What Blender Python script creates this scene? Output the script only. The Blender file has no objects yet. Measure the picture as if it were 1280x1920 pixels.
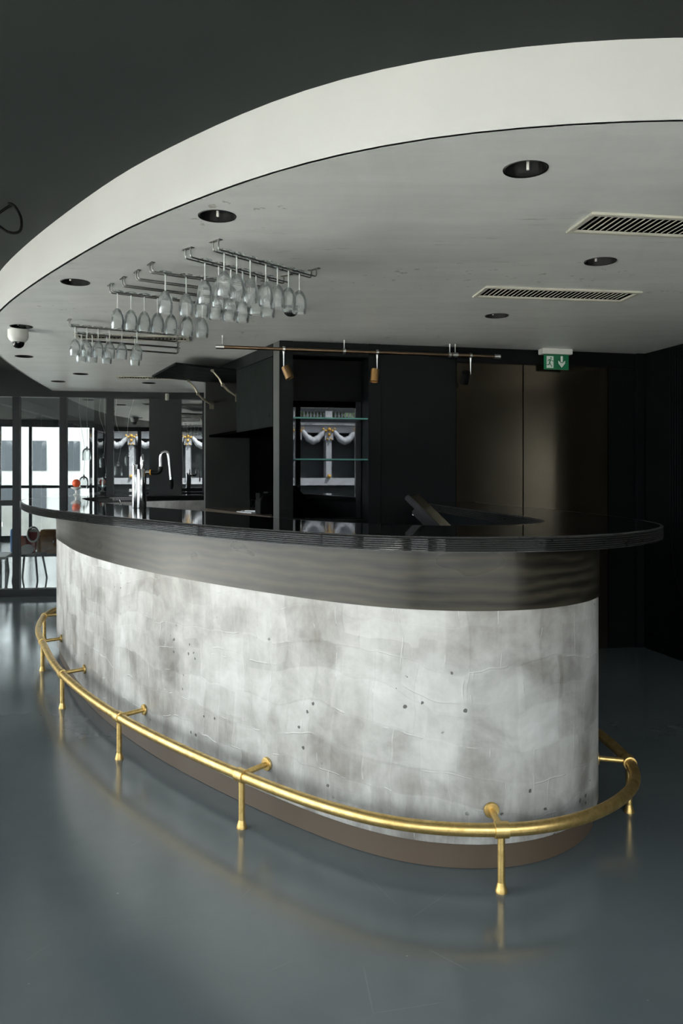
import bpy, bmesh, math, random
from mathutils import Vector, Matrix
random.seed(7)
SC = bpy.context.scene
COL = SC.collection

# ------------------------------------------------------------------ camera
F, HY, H = 1500.0, 895.0, 1.35          # focal length in pixels, horizon row, eye height
cam_d = bpy.data.cameras.new('camera'); cam = bpy.data.objects.new('camera', cam_d); COL.objects.link(cam)
cam_d.sensor_fit = 'VERTICAL'; cam_d.sensor_height = 36.0; cam_d.lens = F/1920*36
cam_d.shift_y = -(960-HY)/1920
cam_d.clip_start = 0.05; cam_d.clip_end = 400
cam.location = (0, 0, H); cam.rotation_euler = (math.pi/2, 0, 0)
SC.camera = cam

# ------------------------------------------------------------------ room frame
PHI = math.radians(12.5); CO, SI = math.cos(PHI), math.sin(PHI)
def R(u, v): return (u*CO - v*SI, u*SI + v*CO)
U_LEFT, V_REAR, U_WIN_END, U_RIGHT = -2.66, -0.75, 3.08, 8.6
Z_SOF, Z_CEIL, Z_TOP = 2.335, 2.56, 1.165
U_TERR, V_FAR_END = -4.6, 18.0

# ------------------------------------------------------------------ sky, exposure
world = bpy.data.worlds.new('overcast_sky'); SC.world = world; world.use_nodes = True
bg = world.node_tree.nodes['Background']
bg.inputs[0].default_value = (0.95, 0.98, 1.0, 1); bg.inputs[1].default_value = 3.0
added_sun_d = bpy.data.lights.new('sun', 'SUN'); added_sun_d.energy = 20.0; added_sun_d.angle = math.radians(3); added_sun_d.color = (1.0, 0.97, 0.92)
sun = bpy.data.objects.new('sun', added_sun_d); COL.objects.link(sun)
_s = R(0.8, 0.6); sun.rotation_euler = Vector((-_s[0], -_s[1], -1.5)).to_track_quat('-Z', 'Y').to_euler()   # added to light the deck, from behind the bar, over the roof
SC.view_settings.view_transform = 'Standard'; SC.view_settings.look = 'None'
SC.view_settings.gamma = 1.0; SC.view_settings.use_curve_mapping = False
SC.view_settings.exposure = 1.2
SC.cycles.use_denoising = True
SC.cycles.max_bounces = 12; SC.cycles.transparent_max_bounces = 24; SC.cycles.glossy_bounces = 6
SC.cycles.diffuse_bounces = 5; SC.cycles.caustics_reflective = False; SC.cycles.caustics_refractive = False

def portal(name, cx, cy, cz, w, h, nx, ny):
    """sky portal standing in a window opening, facing into the room"""
    L = bpy.data.lights.new(name, 'AREA'); L.shape = 'RECTANGLE'; L.size = w; L.size_y = h
    L.cycles.is_portal = True
    o = bpy.data.objects.new(name, L); COL.objects.link(o)
    o.location = (cx, cy, cz)
    o.rotation_euler = Vector((nx, ny, 0)).to_track_quat('-Z', 'Z').to_euler()
_p = R(U_LEFT-0.12, (V_REAR+9.6)/2); portal('window_daylight', _p[0], _p[1], 1.35, 10.2, 2.3, CO, SI)
_p = R((U_LEFT+U_WIN_END)/2, V_REAR-0.12); portal('window_daylight', _p[0], _p[1], 1.4, U_WIN_END-U_LEFT, 2.3, -SI, CO)
_p = R(U_TERR-0.12, 13.8); portal('window_daylight', _p[0], _p[1], 1.35, 8.0, 2.3, CO, SI)
_p = R(-2.2, V_FAR_END+0.12); portal('window_daylight', _p[0], _p[1], 1.35, 4.8, 2.3, SI, -CO)

# ------------------------------------------------------------------ helpers
def at(px, py, z):
    Y = (H-z)*F/(py-HY); return Vector(((px-640)/F*Y, Y, z))
class MB:
    def __init__(s): s.v=[]; s.f=[]; s.uv=None
    def add(s, vs, fs):
        b=len(s.v); s.v += [tuple(p) for p in vs]; s.f += [tuple(i+b for i in f) for f in fs]; return s
    def box(s, c, size, rz=0.0):
        c=Vector(c); ux=Vector((math.cos(rz),math.sin(rz),0)); uy=Vector((-math.sin(rz),math.cos(rz),0)); uz=Vector((0,0,1))
        return s.obox(c, ux*size[0]/2, uy*size[1]/2, uz*size[2]/2)
    def obox(s, c, a, b, d):
        c=Vector(c); a=Vector(a); b=Vector(b); d=Vector(d)
        vs=[c+a*i+b*j+d*k for k in (-1,1) for j in (-1,1) for i in (-1,1)]
        return s.add(vs, [(0,2,3,1),(4,5,7,6),(0,1,5,4),(2,6,7,3),(0,4,6,2),(1,3,7,5)])
    def lathe(s, prof, seg=20, c=(0,0,0), ax=None, cap0=True, cap1=True):
        c=Vector(c); q=Vector((0,0,1)).rotation_difference(Vector(ax)) if ax else None
        vs=[]; fs=[]; n=len(prof)
        for r,z in prof:
            for k in range(seg):
                a=2*math.pi*k/seg; p=Vector((r*math.cos(a), r*math.sin(a), z))
                vs.append(c+(q@p if q else p))
        for i in range(n-1):
            for k in range(seg):
                k2=(k+1)%seg; fs.append((i*seg+k, i*seg+k2, (i+1)*seg+k2, (i+1)*seg+k))
        if cap0: fs.append(tuple(reversed(range(seg))))
        if cap1: fs.append(tuple((n-1)*seg+k for k in range(seg)))
        return s.add(vs, fs)
    def rod(s, a, b, r, seg=10, r2=None):
        a=Vector(a); b=Vector(b); L=(b-a).length
        return s.lathe([(r,0),(r if r2 is None else r2,L)], seg, a, (b-a)/L)
    def tube(s, pts, r, seg=10, cap=True):
        pts=[Vector(p) for p in pts]; n=len(pts); vs=[]; fs=[]
        t=(pts[1]-pts[0]).normalized(); up=Vector((0,0,1)) if abs(t.z)<0.9 else Vector((1,0,0))
        nx=(up-t*up.dot(t)).normalized()
        for i,p in enumerate(pts):
            t=(pts[min(i+1,n-1)]-pts[max(i-1,0)]).normalized()
            nx=(nx-t*nx.dot(t)).normalized(); ny=t.cross(nx)
            rr=r[i] if isinstance(r,(list,tuple)) else r
            for k in range(seg):
                a=2*math.pi*k/seg; vs.append(p+nx*(rr*math.cos(a))+ny*(rr*math.sin(a)))
        for i in range(n-1):
            for k in range(seg):
                k2=(k+1)%seg; fs.append((i*seg+k, i*seg+k2, (i+1)*seg+k2, (i+1)*seg+k))
        if cap: fs.append(tuple(reversed(range(seg)))); fs.append(tuple((n-1)*seg+k for k in range(seg)))
        return s.add(vs, fs)
    def prism(s, poly, o, a, b, d):
        """polygon in the plane (o; a,b) pushed along d"""
        o=Vector(o); a=Vector(a); b=Vector(b); d=Vector(d); n=len(poly)
        vs=[o+a*x+b*y for x,y in poly]+[o+a*x+b*y+d for x,y in poly]
        fs=[tuple(reversed(range(n))), tuple(range(n,2*n))]+[(i,(i+1)%n,n+(i+1)%n,n+i) for i in range(n)]
        return s.add(vs, fs)
    def sweep(s, path, nrm, prof, closed_prof=False):
        """profile of (outward offset, z) along a 2-D path; nrm are outward normals"""
        n=len(path); m=len(prof); vs=[]; fs=[]; uvs=[]; L=0
        for i,(p,nn) in enumerate(zip(path,nrm)):
            if i: L += (Vector(p)-Vector(path[i-1])).length
            for o,z in prof: vs.append((p[0]+nn[0]*o, p[1]+nn[1]*o, z)); uvs.append((L, z))
        mm = m if closed_prof else m-1
        for i in range(n-1):
            for k in range(mm):
                k2=(k+1)%m; fs.append((i*m+k,(i+1)*m+k,(i+1)*m+k2,i*m+k2))
        if closed_prof: fs.append(tuple(range(m))); fs.append(tuple(reversed([(n-1)*m+k for k in range(m)])))
        if not s.v: s.uv=uvs
        return s.add(vs, fs)
    def build(s, name, mat, parent=None, smooth=False, bevel=0.0, loc=None):
        base = LOC.get(parent.name, Vector((0,0,0))) if parent else (Vector(loc) if loc is not None else s.base())
        me=bpy.data.meshes.new(name); me.from_pydata([tuple(Vector(p)-base) for p in s.v], [], s.f)
        if s.uv and len(s.uv)==len(s.v):
            lay=me.uv_layers.new(name='UVMap')
            for lp in me.loops: lay.data[lp.index].uv = s.uv[lp.vertex_index]
        bm=bmesh.new(); bm.from_mesh(me); bmesh.ops.recalc_face_normals(bm, faces=bm.faces)
        if bevel>0:
            es=[e for e in bm.edges if len(e.link_faces)==2 and e.calc_face_angle(0)>0.6]
            bmesh.ops.bevel(bm, geom=es, offset=bevel, segments=2, affect='EDGES', clamp_overlap=True)
        bm.to_mesh(me); bm.free()
        if smooth:
            me.polygons.foreach_set('use_smooth', [True]*len(me.polygons)); 
            try: me.set_sharp_from_angle(angle=math.radians(38))
            except Exception: pass
        me.materials.append(M[mat]); me.update()
        o=bpy.data.objects.new(name, me); COL.objects.link(o)
        if parent: o.parent=parent; LOC[o.name]=base
        else: o.location=base; LOC[o.name]=base
        return o
    def base(s):
        xs=[p[0] for p in s.v]; ys=[p[1] for p in s.v]; zs=[p[2] for p in s.v]
        return Vector(((min(xs)+max(xs))/2,(min(ys)+max(ys))/2,min(zs)))
LOC={}; M={}
def tag(o, label=None, cat=None, group=None, kind=None):
    if label: o['label']=label
    if cat: o['category']=cat
    if group: o['group']=group
    if kind: o['kind']=kind
    return o
def thing(name, loc, label, cat, group=None, kind=None):
    o=bpy.data.objects.new(name, None); COL.objects.link(o); o.location=loc; o.empty_display_size=0.1
    LOC[o.name]=Vector(loc); return tag(o,label,cat,group,kind)
def struct(name, loc=(0,0,0), label=None):
    o=bpy.data.objects.new(name, None); COL.objects.link(o); o.location=loc; LOC[o.name]=Vector(loc)
    return tag(o,label,None,None,'structure')
def inst(src, name, parent, loc, rz=0.0):
    """another object on the same mesh, a child of parent, at a place in the parent's frame"""
    o=bpy.data.objects.new(name, src.data); COL.objects.link(o); o.parent=parent
    o.location=loc; o.rotation_euler=(0,0,rz); LOC[o.name]=LOC.get(parent.name, Vector((0,0,0))); return o
def copy_tree(src, loc, rz=None, parent=None):
    c=src.copy(); COL.objects.link(c)
    if parent is None:
        c.location=loc; LOC[c.name]=Vector(loc)
        if rz is not None: c.rotation_euler=(0,0,rz)
    else: c.parent=parent
    for ch in list(src.children): copy_tree(ch, None, None, c)
    return c
# curves
def catmull(P, per=14):
    P=[Vector(p) for p in P]; Q=[P[0]*2-P[1]]+P+[P[-1]*2-P[-2]]; out=[]
    for i in range(1,len(Q)-2):
        a,b,c,d=Q[i-1],Q[i],Q[i+1],Q[i+2]
        for k in range(per):
            t=k/per; out.append(0.5*((2*b)+(c-a)*t+(2*a-5*b+4*c-d)*t*t+(3*b-a-3*c+d)*t**3))
    out.append(P[-1]); return out
def resample(P, n):
    L=[0]
    for i in range(1,len(P)): L.append(L[-1]+(P[i]-P[i-1]).length)
    out=[]; j=0
    for k in range(n):
        s=L[-1]*k/(n-1)
        while j<len(P)-2 and L[j+1]<s: j+=1
        t=(s-L[j])/max(1e-9,L[j+1]-L[j]); out.append(P[j].lerp(P[j+1],min(max(t,0),1)))
    return out
def smooth_path(P, it=40):
    for _ in range(it):
        P=[P[0]]+[(P[i-1]+P[i]*2+P[i+1])/4 for i in range(1,len(P)-1)]+[P[-1]]
    return P
def normals(P):
    """right-hand normals of a 2-D path"""
    out=[]
    for i in range(len(P)):
        t=(P[min(i+1,len(P)-1)]-P[max(i-1,0)]).normalized(); out.append(Vector((t.y,-t.x)))
    return out
def offset(P, d): return [p+n*d for p,n in zip(P,normals(P))]
V2=lambda L:[Vector(p) for p in L]

# ------------------------------------------------------------------ materials
class NT:
    def __init__(s, name):
        m=bpy.data.materials.new(name); m.use_nodes=True; s.m=m; s.t=m.node_tree; s.n=s.t.nodes
        s.bsdf=s.n['Principled BSDF']; s.out=s.n['Material Output']; M[name]=m
    def node(s, typ, **kw):
        n=s.n.new(typ)
        for k,v in kw.items():
            if k.startswith('i_'): 
                key=k[2:]; key=int(key) if key.isdigit() else key.replace('_',' ')
                s.set(n.inputs[key], v)
            else: setattr(n,k,v)
        return n
    def set(s, sock, v):
        if isinstance(v, bpy.types.NodeSocket): s.t.links.new(v, sock)
        elif isinstance(v,(tuple,list)) and len(v)==3 and sock.type=='RGBA': sock.default_value=(*v,1)
        else: sock.default_value=v
    def coord(s, which='Object', scale=(1,1,1)):
        c=s.node('ShaderNodeTexCoord'); mp=s.node('ShaderNodeMapping'); s.t.links.new(c.outputs[which], mp.inputs[0])
        mp.inputs['Scale'].default_value=scale; return mp.outputs[0]
    def noise(s, vec, scale, detail=4, rough=0.55, dist=0.0):
        n=s.node('ShaderNodeTexNoise'); s.set(n.inputs['Vector'],vec); n.inputs['Scale'].default_value=scale
        n.inputs['Detail'].default_value=detail; n.inputs['Roughness'].default_value=rough; n.inputs['Distortion'].default_value=dist
        return n.outputs['Fac']
    def ramp(s, fac, stops):
        r=s.node('ShaderNodeValToRGB'); s.set(r.inputs[0],fac); e=r.color_ramp.elements
        while len(e)<len(stops): e.new(0.5)
        for k,(p,c) in enumerate(stops):
            e[k].position=p; e[k].color=(c,c,c,1) if not isinstance(c,(tuple,list)) else (*c,1)
        return r.outputs[0]
    def mix(s, fac, a, b, mode='MIX'):
        n=s.node('ShaderNodeMix', data_type='RGBA', blend_type=mode)
        s.set(n.inputs[0],fac); s.set(n.inputs[6],a); s.set(n.inputs[7],b); return n.outputs[2]
    def math(s, op, a, b=0.0):
        n=s.node('ShaderNodeMath', operation=op); s.set(n.inputs[0],a); s.set(n.inputs[1],b); return n.outputs[0]
    def maprange(s, x, a,b,c,d):
        n=s.node('ShaderNodeMapRange'); s.set(n.inputs[0],x)
        for i,v in enumerate((a,b,c,d)): n.inputs[i+1].default_value=v
        return n.outputs[0]
    def bump(s, h, strength=0.2, dist=0.01):
        b=s.node('ShaderNodeBump'); s.set(b.inputs['Height'],h); b.inputs['Strength'].default_value=strength; b.inputs['Distance'].default_value=dist
        s.t.links.new(b.outputs[0], s.bsdf.inputs['Normal']); return b
    def p(s, **kw):
        for k,v in kw.items(): s.set(s.bsdf.inputs[k.replace('_',' ')], v)
        return s

def plain(name, col, rough=0.5, metal=0.0, var=0.12, scale=9.0, bump=0.0, spec=None, coat=0.0):
    t=NT(name); v=t.coord(); n=t.noise(v,scale,5)
    lo=tuple(c*(1-var) for c in col); hi=tuple(min(1,c*(1+var)) for c in col)
    t.p(Base_Color=t.ramp(n,[(0.3,lo),(0.7,hi)]), Metallic=metal, Roughness=t.maprange(n,0.3,0.7,max(0.02,rough*0.88),min(1,rough*1.12)))
    if spec is not None: t.p(Specular_IOR_Level=spec)
    if coat: t.p(Coat_Weight=coat, Coat_Roughness=0.08)
    if bump: t.bump(t.noise(v,scale*6,3),bump,0.004)
    return t

# floor: poured dark blue-grey resin, scuffed and satin
t=NT('floor_resin'); v=t.coord()
n1=t.noise(v,0.9,6,0.6); n2=t.noise(v,14,5,0.6)
col=t.mix(t.maprange(n2,0.35,0.7,0,0.5), t.ramp(n1,[(0.3,(0.075,0.092,0.099)),(0.72,(0.112,0.130,0.136))]), (0.092,0.110,0.115))
# thin scratches
vs=t.coord('Object',(1,1,1)); vo=t.node('ShaderNodeTexVoronoi', feature='DISTANCE_TO_EDGE'); t.set(vo.inputs['Vector'],vs); vo.inputs['Scale'].default_value=1.7
sm=t.math('MULTIPLY', t.maprange(vo.outputs[0],0.0,0.004,1,0), t.maprange(t.noise(v,3.1,2),0.6,0.64,0,1))
col=t.mix(t.math('MULTIPLY',sm,0.35), col, (0.16,0.17,0.17))
spk=t.node('ShaderNodeTexVoronoi'); t.set(spk.inputs['Vector'],vs); spk.inputs['Scale'].default_value=7
sp=t.maprange(spk.outputs['Distance'],0.018,0.03,1,0)
col=t.mix(t.math('MULTIPLY',sp,0.5), col, (0.3,0.3,0.29))
t.p(Base_Color=col, Roughness=t.maprange(n1,0.3,0.75,0.13,0.22), Specular_IOR_Level=0.6); t.bump(t.noise(v,2.2,2),0.012,0.01)

# troweled pale concrete skin of the bar (uses metres along the wall and height)
t=NT('troweled_concrete'); v=t.coord('UV'); 
big=t.noise(v,1.5,6,0.62); med=t.noise(v,5.5,6,0.6,0.4)
vst=t.coord('UV',(9,1.1,1)); stre=t.noise(vst,1.3,4,0.6)

wn=t.node('ShaderNodeTexNoise'); t.set(wn.inputs['Vector'],v); wn.inputs['Scale'].default_value=1.1; wn.inputs['Detail'].default_value=4
wv=t.node('ShaderNodeVectorMath',operation='MULTIPLY_ADD'); t.set(wv.inputs[0],wn.outputs['Color']); wv.inputs[1].default_value=(0.30,0.42,0.0); t.set(wv.inputs[2],v)
def bricks(w,h,off,shift,mortar):
    mp=t.node('ShaderNodeVectorMath',operation='ADD'); t.set(mp.inputs[0],wv.outputs[0]); mp.inputs[1].default_value=(shift,shift*0.7,0)
    b=t.node('ShaderNodeTexBrick'); t.set(b.inputs['Vector'],mp.outputs[0]); b.offset=off; b.offset_frequency=2; b.squash=0.7; b.squash_frequency=3
    b.inputs['Color1'].default_value=(0,0,0,1); b.inputs['Color2'].default_value=(1,1,1,1); b.inputs['Mortar'].default_value=(0.5,0.5,0.5,1)
    b.inputs['Scale'].default_value=1.0; b.inputs['Mortar Size'].default_value=mortar; b.inputs['Mortar Smooth'].default_value=0.6; b.inputs['Bias'].default_value=0.0
    b.inputs['Brick Width'].default_value=w; b.inputs['Row Height'].default_value=h
    sc=t.node('ShaderNodeSeparateColor'); t.set(sc.inputs[0],b.outputs['Color']); return sc.outputs[0], b.outputs['Fac']
pa,ma=bricks(0.36,0.27,0.37,0.0,0.0035); pb_,mb_=bricks(0.17,0.23,0.61,5.3,0.003); pc,mc=bricks(0.24,0.115,0.43,11.7,0.0028)
vcb=t.node('ShaderNodeTexVoronoi',distance='CHEBYCHEV'); t.set(vcb.inputs['Vector'],wv.outputs[0]); vcb.inputs['Scale'].default_value=3.6
scb=t.node('ShaderNodeSeparateColor'); t.set(scb.inputs[0],vcb.outputs['Color'])
patch=t.math('ADD',t.math('MULTIPLY',t.math('ADD',pa,scb.outputs[0]),0.22),t.math('ADD',t.math('MULTIPLY',pb_,0.35),t.math('MULTIPLY',pc,0.25)))
def gate(x,sc,lo,hi): return t.math('MULTIPLY',x,t.maprange(t.noise(v,sc,2),lo,hi,0,1))
ridge=t.math('MAXIMUM',gate(ma,4.1,0.56,0.59),t.math('MAXIMUM',gate(mb_,5.3,0.57,0.60),gate(mc,6.1,0.61,0.64)))
val=t.math('ADD', t.math('MULTIPLY',big,0.55), t.math('ADD', t.math('MULTIPLY',stre,0.13), t.math('ADD', t.math('MULTIPLY',med,0.38), t.math('MULTIPLY',patch,0.22))))
col=t.ramp(val,[(0.47,(0.16,0.146,0.128)),(0.57,(0.31,0.295,0.272)),(0.69,(0.49,0.48,0.455)),(0.81,(0.64,0.633,0.612))])
sx=t.node('ShaderNodeSeparateXYZ'); t.set(sx.inputs[0],v)
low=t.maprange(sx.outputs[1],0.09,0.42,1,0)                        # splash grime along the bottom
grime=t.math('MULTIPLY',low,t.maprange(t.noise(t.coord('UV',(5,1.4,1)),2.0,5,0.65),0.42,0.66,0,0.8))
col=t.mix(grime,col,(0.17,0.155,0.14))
ch=t.node('ShaderNodeTexVoronoi'); t.set(ch.inputs['Vector'],v); ch.inputs['Scale'].default_value=15.0
chip=t.math('MULTIPLY', t.maprange(t.math('ADD',ch.outputs['Distance'],t.math('MULTIPLY',t.noise(v,70,2),0.22)),0.20,0.225,1,0), t.maprange(t.math('ADD',t.noise(v,2.6,2),t.math('MULTIPLY',low,0.16)),0.57,0.60,0,1))
col=t.mix(t.math('MULTIPLY',chip,0.85),col,(0.06,0.055,0.05))
col=t.mix(t.math('MULTIPLY',ridge,0.35),col,(0.70,0.69,0.67))
t.p(Base_Color=col, Roughness=t.maprange(big,0.3,0.7,0.32,0.5), Specular_IOR_Level=0.4)
hgt=t.math('ADD', t.math('MULTIPLY',ridge,0.9), t.math('ADD', t.math('MULTIPLY',patch,0.35), t.math('SUBTRACT',t.math('MULTIPLY',med,0.5),t.math('MULTIPLY',chip,1.0))))
t.bump(hgt,0.5,0.006)

# dark stained veneer with wandering grain
def veneer(name, lo, hi, rough, spec=0.5, sc=(1,1,1), wave=3.0, which='UV'):
    t=NT(name); v=t.coord(which,sc); w=t.node('ShaderNodeTexWave',wave_type='BANDS',bands_direction='Y'); t.set(w.inputs['Vector'],v)
    w.inputs['Scale'].default_value=wave; w.inputs['Distortion'].default_value=5; w.inputs['Detail'].default_value=3; w.inputs['Detail Scale'].default_value=0.9
    fine=t.noise(t.coord(which,(sc[0]*2,sc[1]*22,sc[2]*2)),2.5,4)
    fac=t.math('ADD',t.math('MULTIPLY',w.outputs['Fac'],0.28),t.math('ADD',t.math('MULTIPLY',fine,0.42),t.math('MULTIPLY',t.noise(v,3.0,5,0.6,1.5),0.30)))
    t.p(Base_Color=t.ramp(fac,[(0.30,lo),(0.70,hi)]), Roughness=t.maprange(t.noise(v,2.0,2),0.3,0.7,rough*0.9,rough*1.1), Specular_IOR_Level=spec); return t
veneer('stained_veneer',(0.010,0.0095,0.0085),(0.044,0.038,0.026),0.30,0.32,(0.8,1.6,1),4.5)
veneer('kick_veneer',(0.070,0.050,0.034),(0.20,0.148,0.105),0.45)
veneer('bronze_panel',(0.007,0.0054,0.0036),(0.014,0.0108,0.0072),0.17,0.7,(1,1,1),2.0,'Object').p(Specular_Tint=(1.0,0.84,0.62))
plain('black_gloss',(0.006,0.0065,0.0065),0.045,0,0.1,20)
plain('rib_black',(0.045,0.044,0.043),0.30,0,0.15,30,0.0,0.45)
plain('black_matte',(0.003,0.0036,0.0036),0.62,0,0.2,6,0.05,0.12)
plain('charcoal_laminate',(0.0045,0.0062,0.0066),0.45,0,0.15,5,0.03,0.15)
plain('grey_laminate',(0.010,0.0128,0.0118),0.6,0,0.1,5,0.02,0.03)
plain('pale_edge',(0.085,0.088,0.084),0.35,0,0.1,5,0.02)
plain('frame_black',(0.012,0.014,0.016),0.42,0,0.15,12)
plain('interior_black',(0.0015,0.0015,0.0015),0.8,0,0.1,8,0,0.0)
plain('fascia_white',(0.585,0.588,0.578),0.55,0,0.03,3,0.04,0.3)
plain('cream_metal',(0.52,0.51,0.44),0.45,0,0.06,14)
plain('white_plastic',(0.74,0.74,0.71),0.4,0,0.04,10)
plain('chrome',(0.66,0.67,0.68),0.17,1.0,0.06,18)
plain('steel',(0.20,0.20,0.19),0.30,1.0,0.15,40)
plain('satin_alu',(0.66,0.66,0.64),0.3,1.0,0.08,25)
plain('bronze_pipe',(0.20,0.135,0.085),0.34,1.0,0.2,12)
plain('spot_brass',(0.62,0.36,0.14),0.34,1.0,0.12,20)
plain('spot_dull',(0.17,0.105,0.05),0.42,1.0,0.15,20)
plain('hinge_metal',(0.55,0.50,0.38),0.32,1.0,0.1,20)
plain('black_plastic',(0.004,0.004,0.0045),0.4,0,0.15,20,0.03,0.2)
plain('rubber_black',(0.003,0.003,0.003),0.6,0,0.1,20,0,0.1)
plain('paper_white',(0.78,0.80,0.82),0.6,0,0.04,12)
plain('green_sign',(0.0,0.16,0.06),0.35,0,0.05,10)
plain('sign_white',(0.75,0.8,0.76),0.4,0,0.03,10)
plain('orange_paint',(0.85,0.12,0.03),0.4,0,0.12,12)
plain('orange_band',(0.75,0.36,0.04),0.35,0,0.1,12)
plain('blue_cloth',(0.06,0.16,0.36),0.8,0,0.2,14,0.1)
plain('red_cloth',(0.30,0.055,0.045),0.85,0,0.25,14,0.1)
plain('coral_cloth',(0.80,0.33,0.22),0.85,0,0.15,14,0.1)
plain('chair_white',(0.80,0.80,0.76),0.5,0,0.05,14)
plain('chair_dark',(0.035,0.04,0.045),0.45,0,0.2,14)
plain('wicker_brown',(0.20,0.13,0.085),0.8,0,0.4,40,0.3)
veneer('crate_wood',(0.22,0.10,0.035),(0.46,0.26,0.10),0.55,0.4,(1,1,1),3.0,'Object')
plain('bridge_stone',(0.30,0.30,0.32),0.8,0,0.18,3,0.1)
plain('bridge_iron',(0.006,0.008,0.010),0.6,0,0.2,3)
plain('gilding',(0.45,0.25,0.04),0.45,0.3,0.2,6)
plain('tree_leaf',(0.06,0.10,0.03),0.8,0,0.45,5,0.3)
plain('tree_bark',(0.05,0.04,0.03),0.9,0,0.3,8)
plain('river_water',(0.022,0.028,0.028),0.35,0,0.2,0.4,0.1)
plain('quay_stone',(0.30,0.29,0.27),0.85,0,0.2,2,0.1)
plain('house_plaster',(0.60,0.59,0.57),0.85,0,0.1,1.2,0.05)
plain('house_window',(0.05,0.06,0.07),0.15,0,0.1,2)
plain('zinc_roof',(0.16,0.19,0.22),0.5,0,0.1,2)
plain('bounce_deck',(0.62,0.60,0.56),0.7,0,0.08,3,0.05)
plain('terrace_deck',(0.045,0.055,0.06),0.25,0,0.2,2)
plain('dark_room_wall',(0.012,0.013,0.014),0.7,0,0.15,4)
# ceilings
t=NT('upper_ceiling_paint'); v=t.coord(); n=t.noise(v,1.2,5); t.p(Base_Color=t.ramp(n,[(0.3,(0.020,0.0245,0.024)),(0.7,(0.027,0.032,0.031))]),Roughness=0.75,Specular_IOR_Level=0.15); t.bump(t.noise(v,120,2),0.05,0.002)
t=NT('soffit_paint'); v=t.coord(); n=t.noise(v,0.8,6,0.6); wp=t.noise(t.coord('Object',(1.2,0.45,1)),2.2,5,0.6,1.2)
vst=t.node('ShaderNodeMapping'); t.set(vst.inputs[0],t.node('ShaderNodeTexCoord').outputs['Object']); vst.inputs['Rotation'].default_value=(0,0,0.7); vst.inputs['Scale'].default_value=(1.0,6.0,1)
sw=t.noise(vst.outputs[0],1.6,5,0.6)
col=t.ramp(t.math('ADD',t.math('MULTIPLY',n,0.4),t.math('ADD',t.math('MULTIPLY',wp,0.3),t.math('MULTIPLY',sw,0.3))),[(0.36,(0.56,0.578,0.57)),(0.64,(0.75,0.768,0.758))])
# brown water marks and grey smears
stn=t.math('MULTIPLY',t.maprange(t.noise(v,17,3,0.6),0.64,0.68,0,1),t.maprange(t.noise(v,1.1,2),0.57,0.62,0,0.55)); col=t.mix(stn,col,(0.21,0.18,0.13))
smr=t.math('MULTIPLY',t.maprange(t.noise(vst.outputs[0],4.5,4,0.7),0.60,0.70,0,1),t.maprange(t.noise(v,1.4,2),0.54,0.62,0,0.45)); col=t.mix(smr,col,(0.15,0.155,0.15))
t.p(Base_Color=col,Roughness=t.maprange(wp,0.3,0.7,0.30,0.42),Specular_IOR_Level=0.35); t.bump(wp,0.05,0.004)
# aged brass
t=NT('aged_brass'); v=t.coord(); n=t.noise(v,26,6,0.7); n2=t.noise(v,3,4)
t.p(Base_Color=t.mix(t.maprange(n2,0.4,0.7,0,0.5),t.ramp(n,[(0.30,(0.42,0.27,0.085)),(0.62,(0.78,0.56,0.22))]),(0.66,0.47,0.18)),Metallic=0.92,Roughness=t.maprange(n,0.3,0.7,0.46,0.30)); t.bump(n,0.03,0.001)
# glass: thin panes and vessels, clear with a surface reflection; haze mixes in white for dust and bright glints
def thin_glass(name, tint, ior, rough=0.0, haze=0.0, gain=1.0, hazecol=(0.8,0.82,0.82)):
    t=NT(name); t.n.remove(t.bsdf)
    fr=t.node('ShaderNodeFresnel'); fr.inputs[0].default_value=ior
    v=t.coord(); nz=t.noise(v,6,2)
    tr=t.node('ShaderNodeBsdfTransparent'); tr.inputs[0].default_value=(*tint,1)
    gl=t.node('ShaderNodeBsdfGlossy'); t.set(gl.inputs['Roughness'],t.maprange(nz,0.3,0.7,rough,rough+0.01)); gl.inputs[0].default_value=(0.95,0.97,0.97,1)
    df=t.node('ShaderNodeBsdfDiffuse'); df.inputs[0].default_value=(*hazecol,1)
    m1=t.node('ShaderNodeMixShader'); m1.inputs[0].default_value=haze; t.t.links.new(tr.outputs[0],m1.inputs[1]); t.t.links.new(df.outputs[0],m1.inputs[2])
    m2=t.node('ShaderNodeMixShader'); t.set(m2.inputs[0], t.math('MINIMUM',t.math('MULTIPLY',fr.outputs[0],gain),1.0)); t.t.links.new(m1.outputs[0],m2.inputs[1]); t.t.links.new(gl.outputs[0],m2.inputs[2])
    t.t.links.new(m2.outputs[0],t.out.inputs[0])
thin_glass('window_glass',(0.95,0.97,0.97),1.45)
thin_glass('partition_glass',(0.88,0.91,0.91),1.8,0.0,0.0,1.8)
thin_glass('goblet_glass',(0.97,0.98,0.98),1.45,0.03,0.12,0.9)
thin_glass('stem_glass',(0.97,0.98,0.98),1.5,0.05,0.5,1.0,(0.9,0.92,0.92))
thin_glass('lamp_glass',(0.97,0.98,0.98),1.45,0.03,0.15,1.0)
plain('shelf_glass_edge',(0.10,0.34,0.30),0.12,0,0.05,8)
t=plain('tinted_mirror',(0.10,0.105,0.11),0.005,1.0,0.02,4); t.p(Roughness=0.004)
t=plain('sign_light',(0.6,0.95,0.9),0.4,0,0.02,10); t.p(Emission_Color=(0.55,1.0,0.92),Emission_Strength=1.2)

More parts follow.
